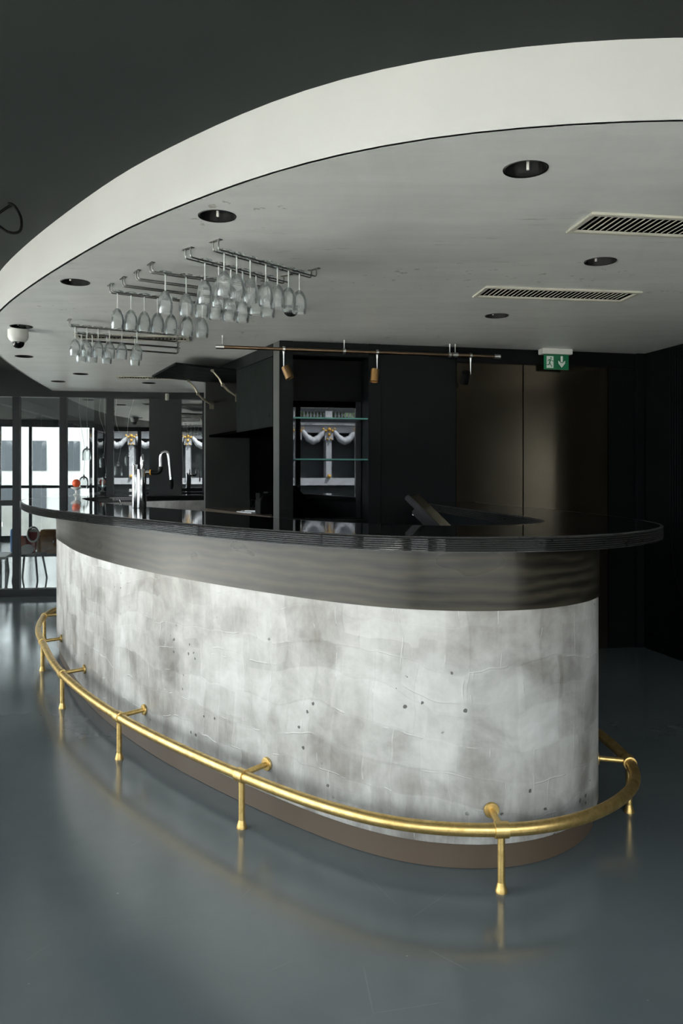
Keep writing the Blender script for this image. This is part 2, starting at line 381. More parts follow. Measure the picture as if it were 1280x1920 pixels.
# ================================================================== the setting
def rbox(mb, u0,u1,v0,v1,z0,z1):
    c=R((u0+u1)/2,(v0+v1)/2); return mb.box((c[0],c[1],(z0+z1)/2),(abs(u1-u0),abs(v1-v0),z1-z0),PHI)
V_FAR=18.0
tag(rbox(rbox(MB(),U_LEFT-0.2,U_RIGHT+0.2,V_REAR-0.2,V_FAR,-0.12,0.0),U_TERR-0.2,U_LEFT-0.2,9.5,V_FAR,-0.12,0.0).build('floor','floor_resin'),'dark blue grey poured resin floor with a satin sheen and scratches',kind='structure')
tag(rbox(rbox(MB(),U_LEFT-0.2,U_RIGHT+0.2,V_REAR-0.2,V_FAR,Z_CEIL,Z_CEIL+0.12),U_TERR-0.2,U_LEFT-0.2,9.5,V_FAR,Z_CEIL,Z_CEIL+0.12).build('ceiling','upper_ceiling_paint'),'dark grey painted upper ceiling',kind='structure')

# lower ceiling over the bar: curved outline, with cut-outs for the lamps and grilles
SOF=V2([(3.6,9.6),(3.62,7.2),(3.58,5.6),(3.42,4.4),(3.05,3.4),(2.5,2.72),(1.75,2.32),(1.2,2.20),(0.937,2.195),(0.535,2.235),(0.126,2.353),(-0.242,2.58),(-0.442,2.762),(-0.801,3.10),(-0.969,3.30),(-1.397,3.838),(-1.697,4.246),(-2.0,4.69),(-2.42,5.45),(-2.76,6.45),(-3.04,7.7),(-3.30,9.2)])
sof=smooth_path(resample(catmull(SOF,12),130),6)
sofn=[-n for n in normals(sof)]            # outward
DL=[(985,317),(407,405),(1125,490),(931,592),(141,529),(40,612),(45,668),(151,701),(109,715),(279,718)]
VENTS=[]                                    # (corner, long dir, short dir, length, width)
VA=math.radians(8.0); vl=Vector((math.cos(VA),math.sin(VA),0)); vw=Vector((math.sin(VA),-math.cos(VA),0))
for px,py,L in ((1060,433,0.86),(885,555,0.86),(146,634,0.78),(221,709,0.78)):
    VENTS.append((at(px,py,Z_SOF),L,0.235 if px>500 else 0.20))
def make_soffit():
    bm=bmesh.new(); edges=[]
    def loop(pts):
        vs=[bm.verts.new((p[0],p[1],Z_SOF)) for p in pts]
        for i in range(len(vs)): edges.append(bm.edges.new((vs[i],vs[(i+1)%len(vs)])))
    loop([(p.x,p.y) for p in sof])
    for px,py in DL:
        c=at(px,py,Z_SOF); loop([(c.x+0.066*math.cos(k*math.pi/12),c.y+0.066*math.sin(k*math.pi/12)) for k in range(24)])
    for c,L,W in VENTS:
        a=c+vl*0.02+vw*0.02; loop([a, a+vl*(L-0.04), a+vl*(L-0.04)+vw*(W-0.04), a+vw*(W-0.04)])
    bmesh.ops.triangle_fill(bm, use_beauty=True, use_dissolve=False, edges=edges, normal=(0,0,-1))
    me=bpy.data.meshes.new('ceiling_soffit'); 
    for f in bm.faces:
        if f.normal.z>0: f.normal_flip()
    bm.to_mesh(me); bm.free(); me.materials.append(M['soffit_paint'])
    o=bpy.data.objects.new('ceiling_soffit',me); COL.objects.link(o); return o
tag(make_soffit(),'smooth grey lowered ceiling with a curved front over the bar',kind='structure')
mb=MB(); mb.sweep(sof,sofn,[(0,Z_SOF),(0.003,Z_SOF-0.0),(0.003,Z_CEIL+0.01),(-0.01,Z_CEIL+0.01),(-0.01,Z_SOF)],True)
tag(mb.build('trim_1','fascia_white',smooth=True),'white curved upstand between the two ceilings',kind='structure')

# pale deck added outside the windows to bounce light up to the soffit
tag(rbox(rbox(rbox(MB(),U_LEFT-7.5,U_RIGHT+6,V_REAR-6.5,V_REAR-0.2,-0.14,-0.02),U_LEFT-7.5,U_LEFT-0.2,V_REAR-0.2,9.5,-0.14,-0.02),U_LEFT-7.5,U_TERR-0.2,9.5,V_FAR+8,-0.14,-0.02).build('floor_bounce_deck','bounce_deck'),'pale deck added outside the windows to bounce light in',kind='structure')
# glazed walls -------------------------------------------------------
def glazed_wall(name, label, o, d, n, L, step, sill, head, transom, top, post_w=0.06, posts=None, glass='window_glass', pane_lo=None):
    """o: corner on plan, d: direction, n: inward normal; frame, posts and panes as parts"""
    o=Vector((o[0],o[1],0)); d=Vector((d[0],d[1],0)).normalized(); n=Vector((n[0],n[1],0)).normalized(); Z=Vector((0,0,1))
    st=struct(name,o,label)
    def bar(nm,a0,a1,z0,z1,th,mat='frame_black',par=st,off=0.0):
        return MB().obox(o+d*((a0+a1)/2)+Z*((z0+z1)/2)+n*off, d*((a1-a0)/2), n*(th/2), Z*((z1-z0)/2)).build(nm,mat,par)
    bar('sill',0,L,0,sill,0.12); bar('head',0,L,head,top,0.12)
    if posts is None:
        k=max(1,round(L/step)); posts=[(L*i/k-post_w/2, L*i/k+post_w/2) for i in range(k+1)]
    for a0,a1 in posts: bar('mullion',a0,a1,sill,head,0.09)
    for i in range(len(posts)-1):
        a0,a1=posts[i][1],posts[i+1][0]
        if a1-a0<0.05: continue
        tr = transom(i) if callable(transom) else transom
        segs=[(sill,head)]
        if tr: bar('transom',a0,a1,tr,tr+0.06,0.08); segs=[(sill,tr),(tr+0.06,head)]
        for z0,z1 in segs: bar('pane',a0,a1,z0,z1,0.008,glass)
    return st
dv=(SI,-CO)
glazed_wall('window_1','long window wall with black posts on the left side of the room',R(U_LEFT,9.62),dv,(CO,SI),9.62-V_REAR,1.15,0.08,2.42,0.95,Z_CEIL)
glazed_wall('window_2','long window wall with black posts behind the viewer',R(U_LEFT,V_REAR),(CO,SI),(-SI,CO),U_WIN_END-U_LEFT,0.92,0.40,2.46,None,Z_CEIL,posts=[(0,0.06)]+[(3.05-0.98*k-0.04-U_LEFT,3.05-0.98*k+0.04-U_LEFT) for k in (5,4,3,2,1,0)])
glazed_wall('window_3','bright terrace windows with black posts beyond the glass partition',R(U_TERR,V_FAR),dv,(CO,SI),V_FAR-9.75,0.95,0.12,2.42,1.12,Z_CEIL)
glazed_wall('window_4','end windows with black posts beyond the glass partition',R(U_TERR,V_FAR),(CO,SI),(SI,-CO),4.9,0.6,0.12,2.42,1.12,Z_CEIL)

# glass partition behind the bar on the left
GA=math.radians(9.0); gd=Vector((math.cos(GA),math.sin(GA))); G0=Vector((-3.47,9.12))
def ga(px): 
    k=(px-640)/F; return (k*G0.y-G0.x)/(gd.x-k*gd.y)
gs=ga(-128)
PO=[(-141,-128),(-63,-50),(25,38),(113,126),(200,213),(280,340),(379,430)]
gp=[(ga(a)-gs,ga(b)-gs) for a,b in PO]
go=G0+gd*gs
glazed_wall('window_5','black framed glass partition on the left behind the bar',(go.x,go.y),(gd.x,gd.y),(gd.y,-gd.x),gp[-1][1]+1.2,1,0.085,2.262,lambda i: 1.03 if i==1 else None,Z_CEIL,posts=gp,glass='partition_glass')
tag(rbox(MB(),U_TERR,U_LEFT-0.07,9.66,9.76,0,Z_CEIL).build('wall_terrace','black_matte'),'black wall closing the terrace room towards the viewer',kind='structure')
# dark store behind the right-hand panes of the partition
tag(rbox(MB(),-0.95,3.0,11.6,11.7,0,Z_CEIL).build('wall_store','dark_room_wall'),'dark wall of the store behind the glass partition',kind='structure')
tag(rbox(MB(),3.0,3.1,9.9,11.7,0,Z_CEIL).build('wall_store_side','dark_room_wall'),'dark side wall of the store behind the glass partition',kind='structure')
tag(rbox(MB(),0.35,U_RIGHT+0.2,V_FAR-0.1,V_FAR,0,Z_CEIL).build('wall_far','dark_room_wall'),'dark wall at the far end of the terrace room',kind='structure')

# back wall with gloss panels, right wall
VB=5.75*CO+0.458*SI           # depth of the back wall in the room frame
def u_of(px):                 # a column of the photo -> distance along the back wall
    k=(px-640)/F; a=math.atan(k)+PHI; return VB*math.tan(a)
U_B0=u_of(523.5); U_B1=u_of(1206)
wb=struct('wall_back',(*R((u_of(855)+U_B1)/2,VB),0),'dark back wall of tall panels to the right of the bottle niche')
rbox(MB(),u_of(855),U_B1+0.1,VB+0.02,VB+0.14,0,Z_SOF+0.01).build('backing','black_matte',wb)
for a,b,m in ((855,979.5,'bronze_panel'),(980.5,1139,'bronze_panel'),(1140,1189,'black_matte')):  # last panel black: the end of the window reflection put into its colour
    rbox(MB(),u_of(a)+0.002,u_of(b)-0.002,VB-0.004,VB+0.02,0.0,2.215).build('panel',m,wb,bevel=0.002)
rbox(MB(),u_of(855),u_of(1189),VB-0.006,VB+0.02,2.22,Z_SOF-0.002).build('header','black_matte',wb)
rbox(MB(),u_of(1190),u_of(1204),VB-0.03,VB+0.02,0,Z_SOF-0.002).build('door_post','charcoal_laminate',wb,bevel=0.003)
wr=struct('wall_right',(*R(U_B1+0.06,VB-0.7),0),'black wall at the right edge of the room')
rbox(MB(),U_B1,U_B1+0.12,VB-1.5,VB+0.02,0,Z_SOF+0.01).build('wall_face','black_matte',wr)
rbox(MB(),U_B1-0.012,U_B1,VB-0.62,VB-0.05,0.12,2.2).build('panel','black_matte',wr,bevel=0.003)
tag(rbox(MB(),U_B1-0.02,U_B1,VB-1.5,VB-0.07,0,0.11).build('baseboard_right','black_matte',bevel=0.003),'black baseboard along the right wall',kind='structure')
tag(rbox(MB(),U_B1,U_RIGHT+0.1,VB-1.5,VB-1.38,0,Z_CEIL).build('wall_right_return','black_matte'),'black wall turning away to the right',kind='structure')
tag(rbox(MB(),U_RIGHT,U_RIGHT+0.12,V_REAR-0.2,VB-1.4,0,Z_CEIL).build('wall_right_end','black_matte'),'black end wall far to the right',kind='structure')
tag(rbox(rbox(MB(),U_WIN_END+0.05,5.65,V_REAR-0.06,V_REAR+0.06,0,Z_CEIL),7.25,U_RIGHT+0.1,V_REAR-0.06,V_REAR+0.06,0,Z_CEIL).build('wall_rear','black_matte'),'black wall beside the rear windows',kind='structure')
glazed_wall('window_6','single window far to the right behind the viewer',R(5.68,V_REAR),(CO,SI),(-SI,CO),1.55,0.8,0.40,2.46,None,Z_CEIL)

# ================================================================== the bar
RAIL=V2([(1.06,4.5),(1.11,4.0),(1.15,3.6),(1.165,3.357),(1.150,3.13),(1.055,2.92),(0.825,2.70),(0.52,2.60),(0.107,2.685),(-0.379,3.075),(-1.047,3.81),(-1.635,4.68),(-2.08,5.57),(-2.29,6.04),(-2.46,6.62),(-2.475,6.98),(-2.38,7.4),(-2.1,7.85)])
rail=smooth_path(resample(catmull(RAIL,12),200),8)
wall=offset(rail,0.13); 
# continue the concrete front a little further at both hidden ends
wall=[Vector((0.80,5.75)),Vector((0.86,5.2)),Vector((0.905,4.8))]+wall+[Vector((-1.7,8.15)),Vector((-1.2,8.35)),Vector((-0.8,8.42))]
wall=smooth_path(resample(catmull(wall,6),260),4); wn_=[-n for n in normals(wall)]
bf=thing('bar_island',(-0.3,3.6,0),'long curved bar front of pale troweled concrete under a dark veneer band','bar')
mb=MB(); mb.sweep(wall,wn_,[(-0.06,0.10),(-0.012,0.088),(-0.003,0.092),(0,0.10),(0,0.5),(0,0.893),(-0.06,0.893)]); mb.build('concrete_panel','troweled_concrete',bf,smooth=True)
mb=MB(); mb.sweep(wall,wn_,[(-0.03,0.893),(0.004,0.893),(0.004,Z_TOP-0.048),(-0.03,Z_TOP-0.048)]); o=mb.build('veneer_band','stained_veneer',bf,smooth=True); o['label']='dark satin veneer band'
mb=MB(); mb.sweep(wall,wn_,[(-0.02,0.002),(-0.02,0.095)]); mb.sweep(wall,wn_,[(-0.05,0.002),(-0.05,0.095)]); o=mb.build('kick_plate','kick_veneer',bf,smooth=True); o['label']='worn brown kick plate at the floor'
mb=MB(); mb.sweep(wall[:150],wn_[:150],[(-0.10,0.01),(-0.10,Z_TOP-0.05)]); mb.build('inner_lining','charcoal_laminate',bf,smooth=True)
mb=MB(); mb.sweep(wall[149:],wn_[149:],[(-0.10,0.01),(-0.10,Z_TOP-0.05)]); mb.build('inner_lining','troweled_concrete',bf,smooth=True)
mb=MB(); mb.sweep(wall[60:],wn_[60:],[(-0.10,0.86),(-0.10,0.90),(-0.62,0.90),(-0.62,0.86)],True); mb.build('inner_worktop','steel',bf)
# counter: black gloss slab, ribbed edge
OUT=V2([(1.0,6.02),(1.06,5.3),(1.13,4.9),(1.225,4.4),(1.285,3.9),(1.29,3.45),(1.235,3.07),(1.04,2.77),(0.877,2.62),(0.728,2.535),(0.537,2.487),(0.363,2.476),(0.2,2.516),(0.02,2.604),(-0.25,2.835),(-0.49,3.07),(-0.743,3.385),(-1.066,3.78),(-1.332,4.13),(-1.603,4.52),(-1.79,4.79),(-2.13,5.42),(-2.42,6.06),(-2.62,6.58),(-2.73,7.1),(-2.68,7.7),(-2.42,8.3),(-1.9,8.72),(-1.3,8.95),(-0.7,9.12)])
INN=V2([(0.60,5.94),(0.66,5.4),(0.71,4.9),(0.80,4.3),(0.86,3.8),(0.875,3.46),(0.80,3.23),(0.6,3.09),(0.33,3.07),(0.0,3.28),(-0.32,3.68),(-0.745,4.36),(-1.167,4.93),(-1.50,5.42),(-1.85,6.02),(-2.12,6.6),(-2.30,7.12),(-2.26,7.55),(-2.02,7.98),(-1.6,8.25),(-1.1,8.37),(-0.7,8.42)])
out=smooth_path(resample(catmull(OUT,10),240),10); inn=smooth_path(resample(catmull(INN,10),240),6)
ct=thing('bar_counter',(-0.3,3.2,Z_TOP-0.048),'wide black gloss bar counter with a ribbed rim','counter')
mb=MB(); n=len(out); vs=[]; fs=[]
for i in range(n):
    vs += [(out[i].x,out[i].y,Z_TOP),(inn[i].x,inn[i].y,Z_TOP),(inn[i].x,inn[i].y,Z_TOP-0.048),(out[i].x,out[i].y,Z_TOP-0.048)]
for i in range(n-1):
    for k in range(4): k2=(k+1)%4; fs.append((4*i+k,4*i+k2,4*i+4+k2,4*i+4+k))
fs += [(3,2,1,0),tuple(4*(n-1)+k for k in range(4))]
mb.add(vs,fs); mb.build('slab','black_gloss',ct)
def ribs(path, sgn):
    mb=MB(); nn=[p*sgn for p in normals(path)]
    prof=[(0.0,Z_TOP-0.0003),(0.010,Z_TOP-0.0003),(0.012,Z_TOP-0.002),(0.011,Z_TOP-0.0035),(-0.002,Z_TOP-0.004)]; z=Z_TOP-0.005
    for k in range(6):
        prof += [(0.010,z-0.0004),(0.012,z-0.0014),(0.010,z-0.0028),(-0.002,z-0.0032),(-0.002,z-0.0066)]; z-=0.0069
    prof += [(0.010,z-0.0002),(0.010,Z_TOP-0.0478),(0.0,Z_TOP-0.0478)]
    return mb.sweep(path,nn,prof)
o=ribs(out,-1).build('ribbed_rim','rib_black',ct); o['label']='finely ribbed outer rim'
o=ribs(inn,1).build('ribbed_rim','rib_black',ct); o['label']='finely ribbed inner rim'

# brass foot rail
RZ=0.202
fr=thing('foot_rail',(rail[80].x,rail[80].y,0),'aged brass foot rail curving around the foot of the bar','foot rail')
mb=MB().tube([(p.x,p.y,RZ) for p in rail],0.0215,16); mb.build('rail_tube','aged_brass',fr,smooth=True)
rn=normals(rail)
def near(x,y): return min(range(len(rail)),key=lambda i:(rail[i]-Vector((x,y))).length)
for (px,py) in ((1156,1522),(949,1677),(455,1552),(227.5,1425),(116,1328),(77,1257),(82,1190)):
    g=at(px,py,0) if py!=1190 else Vector((-2.45,6.6,0))
    i=near(g.x,g.y); p=rail[i]; nn=rn[i]; t3=(rail[i+1]-rail[i-1]).normalized()
    mb=MB().lathe([(0.0125,0.02),(0.0125,RZ-0.01)],14,(p.x,p.y,0)); po=mb.build('post','aged_brass',fr,smooth=True)
    MB().lathe([(0.020,0.0),(0.020,0.004),(0.0185,0.010),(0.0142,0.026),(0.0128,0.032)],18,(p.x,p.y,0)).build('foot_flare','aged_brass',po,smooth=True)
    MB().lathe([(0.022,-0.024),(0.0268,-0.0225),(0.0268,0.0225),(0.022,0.024)],18,(p.x,p.y,RZ),(t3.x,t3.y,0)).build('collar','aged_brass',po,smooth=True)
    e=p+nn*0.128
    mb=MB().rod((p.x,p.y,RZ+0.004),(e.x,e.y,RZ+0.012),0.0112,14); ar=mb.build('wall_arm','aged_brass',fr,smooth=True)
    MB().lathe([(0.027,0.0),(0.027,-0.004),(0.025,-0.008),(0.012,-0.010)],22,(e.x,e.y,RZ+0.012),(nn.x,nn.y,0)).build('wall_flange','aged_brass',ar,smooth=True)

# ================================================================== back-bar cabinet
A=Vector((*R(U_B0,VB),0)); sd=Vector((-0.427,0.904,0)).normalized(); sn=Vector((-sd.y,sd.x,0)); sn=-sn if sn.x>0 else sn   # outward, to the left
Zv=Vector((0,0,1)); SL=1.90
cb=thing('back_bar_cabinet',(A.x+0.4,A.y+0.5,0),'dark tall back-bar cabinet with bottle niche and open wall cupboards','cabinet')
def fb(nm,p0,p1,v0,v1,z0,z1,mat,bev=0.002,par=cb): return rbox(MB(),u_of(p0),u_of(p1),v0,v1,z0,z1).build(nm,mat,par,bevel=bev)
fb('stile',523.5,549,VB-0.01,VB+0.24,0,Z_SOF-0.002,'charcoal_laminate')
fb('stile',690,713,VB-0.01,VB+0.24,0,Z_SOF-0.002,'charcoal_laminate')
fb('front_panel',713.6,854.5,VB-0.002,VB+0.05,0,Z_SOF-0.002,'charcoal_laminate')
fb('top_rail',549,690,VB+0.0,VB+0.05,2.235,Z_SOF-0.002,'charcoal_laminate')
fb('bottom_panel',549,690,VB+0.0,VB+0.2,0,1.035,'black_matte')
fb('niche_back',549,690,VB+0.20,VB+0.24,1.035,2.235,'interior_black')
fb('niche_upper_board',550.5,688.5,VB+0.185,VB+0.199,1.925,2.23,'black_matte',0.0)  # black board added in place of upper mirror, keeps the bright soffit reflection out
fb('niche_top',549,690,VB+0.05,VB+0.24,2.232,2.25,'interior_black',0.0)
mr=fb('mirror',550.5,688.5,VB+0.19,VB+0.199,1.04,1.922,'tinted_mirror',0.0); mr['label']='tinted mirror at the back of the bottle niche'
for py in (783,861):
    z=1.35+(895-py)*5.78/F; s=fb('shelf',549.3,689.7,VB+0.008,VB+0.185,z-0.005,z+0.005,'window_glass',0.0); s['label']='clear glass shelf with a green edge'
    fb('shelf_edge',549.3,689.7,VB+0.004,VB+0.008,z-0.005,z+0.005,'shelf_glass_edge',0.0,s)
def sb(nm,t0,t1,d0,d1,z0,z1,mat,bev=0.002,par=cb):
    """box on the left flank: t along the flank, d outward"""
    return MB().obox(A+sd*((t0+t1)/2)+sn*((d0+d1)/2)+Zv*((z0+z1)/2), sd*((t1-t0)/2), sn*((d1-d0)/2), Zv*((z1-z0)/2)).build(nm,mat,par,bevel=bev)
sb('jamb',0.004,0.125,-0.05,0.0,0,Z_SOF-0.002,'pale_edge')
sb('end_panel',SL,SL+0.05,-0.42,0.012,0,Z_SOF-0.002,'pale_edge')
sb('niche_back',0.22,SL,-0.44,-0.42,0.9,2.25,'interior_black')
rbox(MB(),U_B0-0.02,U_B0+0.38,VB+0.245,VB+0.262,0.9,2.25).build('niche_side','interior_black',cb)
def splan(nm,z0,z1,mat,front):
    P=[(0.13,front),(SL-0.002,front),(SL-0.002,-0.42),(0.22,-0.42),(0.285,-0.05),(0.13,-0.04)]
    return MB().prism(P,A+Zv*z0,sd,sn,Zv*(z1-z0)).build(nm,mat,cb)
splan('worktop',1.02,1.062,'kick_veneer',0.02); sb('lower_front',0.13,SL-0.002,-0.03,0.0,0,1.02,'black_matte')
splan('cupboard_floor',1.725,1.745,'interior_black',-0.022)
splan('cupboard_top',2.243,Z_SOF-0.002,'charcoal_laminate',0.0)
sb('cupboard_divider',0.995,1.012,-0.42,-0.022,1.745,2.243,'interior_black')
dr=sb('door',0.132,1.0,-0.02,0.0,1.725,2.24,'grey_laminate'); dr['label']='closed grey cupboard door'
for zz in (1.80,1.815): sb('lock_plate',0.19,0.205,0.0,0.004,zz,zz+0.009,'chrome',0.0,dr)
# raised flap and its stays
e0=A+sd*1.005+Zv*2.245; e1=A+sd*(SL-0.003)+Zv*2.245; upv=(sn*0.51+Zv*0.022); nrm=sd.cross(upv).normalized()
fl=MB().obox((e0+e1)/2+upv/2,(e1-e0)/2,upv/2,nrm*0.009).build('flap_door','charcoal_laminate',cb,bevel=0.002); fl['label']='cupboard flap raised up under the ceiling'
for tt in (1.06,SL-0.06):
    a=A+sd*tt-sn*0.02+Zv*2.03; k=A+sd*tt+sn*0.10+Zv*2.12; b=A+sd*tt+sn*0.19+Zv*2.235
    st=MB().tube([a,a.lerp(k,0.5)+sn*0.012,k],[0.009,0.012,0.010],8).build('flap_stay','hinge_metal',fl,smooth=True)
    MB().tube([k,k.lerp(b,0.5)-sn*0.012,b],[0.010,0.008,0.007],8).rod(k-sd*0.012,k+sd*0.012,0.014,12).rod(b-sd*0.01,b+sd*0.01,0.013,12).build('flap_stay','hinge_metal',fl,smooth=True)
    MB().obox(A+sd*tt-sn*0.03+Zv*2.02,sd*0.006,sn*0.02,Zv*0.035).build('stay_plate','hinge_metal',fl)

# receipt printer, cable and papers on the flank worktop
def fp(t,d,z): return A+sd*t+sn*d+Zv*z
WZ=1.0625
pr=thing('receipt_printer',fp(0.555,-0.10,WZ),'small black receipt printer at the back of the cupboard niche','printer')
pb=[(-0.07,0),(0.07,0),(0.07,0.10),(0.05,0.15),(-0.07,0.165)]
MB().prism(pb,fp(0.49,-0.10,WZ),sn,Zv,sd*0.13).build('body','black_plastic',pr,bevel=0.006)
MB().obox(fp(0.555,-0.13,WZ+0.168),sd*0.05,sn*0.035,Zv*0.006).build('paper_lid','black_plastic',pr,bevel=0.003)
MB().obox(fp(0.555,-0.032,WZ+0.145),sd*0.045,sn*0.002,Zv*0.02).build('receipt_slot','rubber_black',pr)
cabp=[fp(0.665+0.03*math.sin(k*0.7),-0.045+0.03*math.cos(k*0.9),WZ+0.03+0.04*(1+math.sin(k*0.55))) for k in range(26)]
tag(MB().tube(catmull(cabp,4),0.004,6).build('power_cable','rubber_black',smooth=True),'tangled black cable hanging beside the receipt printer','cable')
for k,(t0,d0,rz,w,h,lab) in enumerate(((0.80,0.0,0.08,0.17,0.30,'white paper sheets lying lowest on the cupboard worktop'),(1.0,-0.02,-0.2,0.10,0.14,'white leaflet lying farthest from the printer on the worktop'),(0.74,0.0,0.35,0.10,0.16,'white card folder on top of the papers by the printer'))):
    q=Matrix.Rotation(rz,3,'Z'); zz=WZ+0.0045+(0.012 if k==2 else 0); hh=0.004
    tag(MB().obox(fp(t0,d0-0.08,zz),q@(sd*h/2),q@(sn*w/2),Zv*hh).build('paper_stack','paper_white'),lab,'papers')

# ================================================================== ceiling lamps, grilles
base_dl=None
DLL=['black recessed downlight nearest the viewer, on the right of the lowered ceiling','black recessed downlight just in front of the front glass rack','black recessed downlight between the two large grilles on the right','black recessed downlight behind the second large grille','black recessed downlight at the far left of the glass racks by the white upstand','black recessed downlight directly above the white dome camera','black recessed downlight just beyond the white dome camera','black recessed downlight beside the left end of the small far grille','smallest black recessed downlight, farthest to the left by the glass partition','black recessed downlight behind the far grille near the raised flap']
for k,((px,py),lab) in enumerate(zip(DL,DLL)):
    c=at(px,py,Z_SOF)
    if base_dl is None:
        base_dl=thing('downlight',c,lab,'ceiling lamp','recessed downlights')
        MB().lathe([(0.064,0.02),(0.0665,0.0),(0.071,-0.003),(0.0725,0.0)],28,c,None,False,False).build('trim_ring','black_plastic',base_dl,smooth=True)
        MB().lathe([(0.0655,-0.001),(0.062,0.03),(0.045,0.06),(0.02,0.072),(0.004,0.074)],28,c,None,False,True).build('reflector','black_plastic',base_dl,smooth=True)
        MB().lathe([(0.005,0.0),(0.005,0.05)],10,c+Vector((0.012,0.02,0.005))).build('bulb_pin','white_plastic',base_dl)
    else:
        o=copy_tree(base_dl,c,0.6*k); o['label']=lab
VL=['cream slatted ceiling grille cut by the right edge of the photo','cream slatted ceiling grille, the long one seen whole on the right','cream slatted ceiling grille above the far glass racks','cream slatted ceiling grille half hidden behind the raised flap']
for (c,L,W),lab in zip(VENTS,VL):
    t_=thing('ceiling_grille',c+vl*L/2+vw*W/2,lab,'air vent','ceiling grilles'); cc=c+vl*L/2+vw*W/2
    def rect(mb,a0,a1,b0,b1,z0,z1): return mb.obox(c+vl*((a0+a1)/2)+vw*((b0+b1)/2)+Zv*((z0+z1)/2),vl*((a1-a0)/2),vw*((b1-b0)/2),Zv*((z1-z0)/2))
    mb=MB(); rect(mb,0,L,0,0.024,-0.010,0.0); rect(mb,0,L,W-0.024,W,-0.010,0.0); rect(mb,0,0.024,0.024,W-0.024,-0.010,0.0); rect(mb,L-0.024,L,0.024,W-0.024,-0.010,0.0)
    mb.build('frame','cream_metal',t_,bevel=0.002)
    rect(MB(),0.02,L-0.02,0.02,W-0.02,0.09,0.1).build('duct_back','interior_black',t_)
    mb=MB(); rect(mb,0.018,0.0205,0.02,W-0.02,0,0.09); rect(mb,L-0.0205,L-0.018,0.02,W-0.02,0,0.09); rect(mb,0.02,L-0.02,0.018,0.0205,0,0.09); rect(mb,0.02,L-0.02,W-0.0205,W-0.018,0,0.09); mb.build('duct_collar','interior_black',t_)
    ns=int((L-0.05)/0.026); first=None
    for k in range(ns):
        a=0.026+(L-0.052)*(k+0.5)/ns
        if first is None:
            cs=c+vl*a+vw*W/2+Zv*0.006
            first=MB().obox(cs,(vl*0.0092+Zv*0.005),vw*(W/2-0.022),(vl*-0.001+Zv*0.0012)).build('slat','cream_metal',t_); a0_=a
        else: inst(first,'slat',t_,vl*(a-a0_))

# glass racks: pairs of rods bent up to the ceiling at both ends
RZK=Z_SOF-0.040
def rack(p0,p1,lab):
    p0=Vector((p0.x,p0.y,0)); p1=Vector((p1.x,p1.y,0)); d=(p1-p0).normalized(); s=Vector((-d.y,d.x,0)); L=(p1-p0).length
    t_=thing('glass_rack',((p0+p1)/2)+Zv*RZK,lab,'glass rack','ceiling glass racks')
    for sg in (-1,1):
        o=s*(0.017*sg); r=0.012
        pts=[p0+o+Zv*(Z_SOF-0.001),p0+o+Zv*(RZK+r),p0+o+d*0.004+Zv*(RZK+0.003),p0+o+d*r+Zv*RZK,p1+o-d*r+Zv*RZK,p1+o-d*0.004+Zv*(RZK+0.003),p1+o+Zv*(RZK+r),p1+o+Zv*(Z_SOF-0.001)]
        MB().tube(pts,0.0033,8).build('rod','steel',t_,smooth=True)
    for p in (p0,p1): MB().obox(p+Zv*(Z_SOF-0.002),s*0.034,d*0.009,Zv*0.0018).build('ceiling_plate','steel',t_)
    return p0,d,L
RK=[]
def pz(px,py): return at(px,py,RZK)
d49=Vector((0.655,0.755,0)); d33=Vector((0.855,0.52,0)); d28=Vector((0.882,0.47,0))
for p,d,L,lab in ((pz(404,469),d49,0.60,'steel hanging glass rack in front, nearest the viewer'),(pz(352,483),d49,0.60,'steel hanging glass rack second from the front'),
                  (pz(283,510),d33,0.58,'steel hanging glass rack third from the front'),(pz(257,524),d33,0.58,'empty steel hanging glass rack fourth from the front'),
                  (pz(231,536),d33,0.58,'empty steel hanging glass rack fifth from the front'),(pz(207,548),d33,0.58,'steel hanging glass rack sixth from the front, farthest of the front set'),
                  (pz(130,611),d28,0.68,'steel hanging glass rack nearest in the far set on the left'),(pz(142,625),d28,0.68,'steel hanging glass rack second in the far set on the left'),
                  (pz(153,638),d28,0.68,'empty steel hanging glass rack third in the far set on the left'),(pz(161,650),d28,0.68,'empty steel hanging glass rack farthest in the far set on the left')):
    RK.append(rack(p,p+d*L,lab))
# wine glasses hang upside down by the foot
GP=None
def goblet(loc,rz,lab,grp):
    global GP
    if GP is None:
        GP=thing('wine_glass',loc,lab,'wine glass',grp); c=Vector(loc)      # origin: the foot resting on the rods
        MB().lathe([(0.031,0.0045),(0.032,0.003),(0.030,0.0015),(0.012,-0.002),(0.0042,-0.008)],24,c).build('foot','goblet_glass',GP,smooth=True)
        MB().lathe([(0.0042,-0.008),(0.0033,-0.03),(0.0033,-0.07),(0.0048,-0.082)],12,c,None,False,False).build('stem','stem_glass',GP,smooth=True)
        MB().lathe([(0.0048,-0.082),(0.012,-0.087),(0.023,-0.099),(0.031,-0.118),(0.0345,-0.138),(0.0345,-0.155),(0.0325,-0.176),(0.0305,-0.190),(0.0295,-0.190),(0.0315,-0.176),(0.0333,-0.155),(0.0333,-0.138),(0.0298,-0.119),(0.022,-0.101),(0.011,-0.090),(0.002,-0.087)],24,c,None,False,False).build('bowl','goblet_glass',GP,smooth=True)
        return GP
    o=copy_tree(GP,loc,rz); o['label']=lab; o['group']=grp; return o
ORD=['first','second','third','fourth','fifth','sixth','seventh','eighth']
RNAME={0:'the front rack',1:'the second rack',2:'the third rack',5:'the sixth rack',6:'the nearest rack of the far set',7:'the second rack of the far set'}
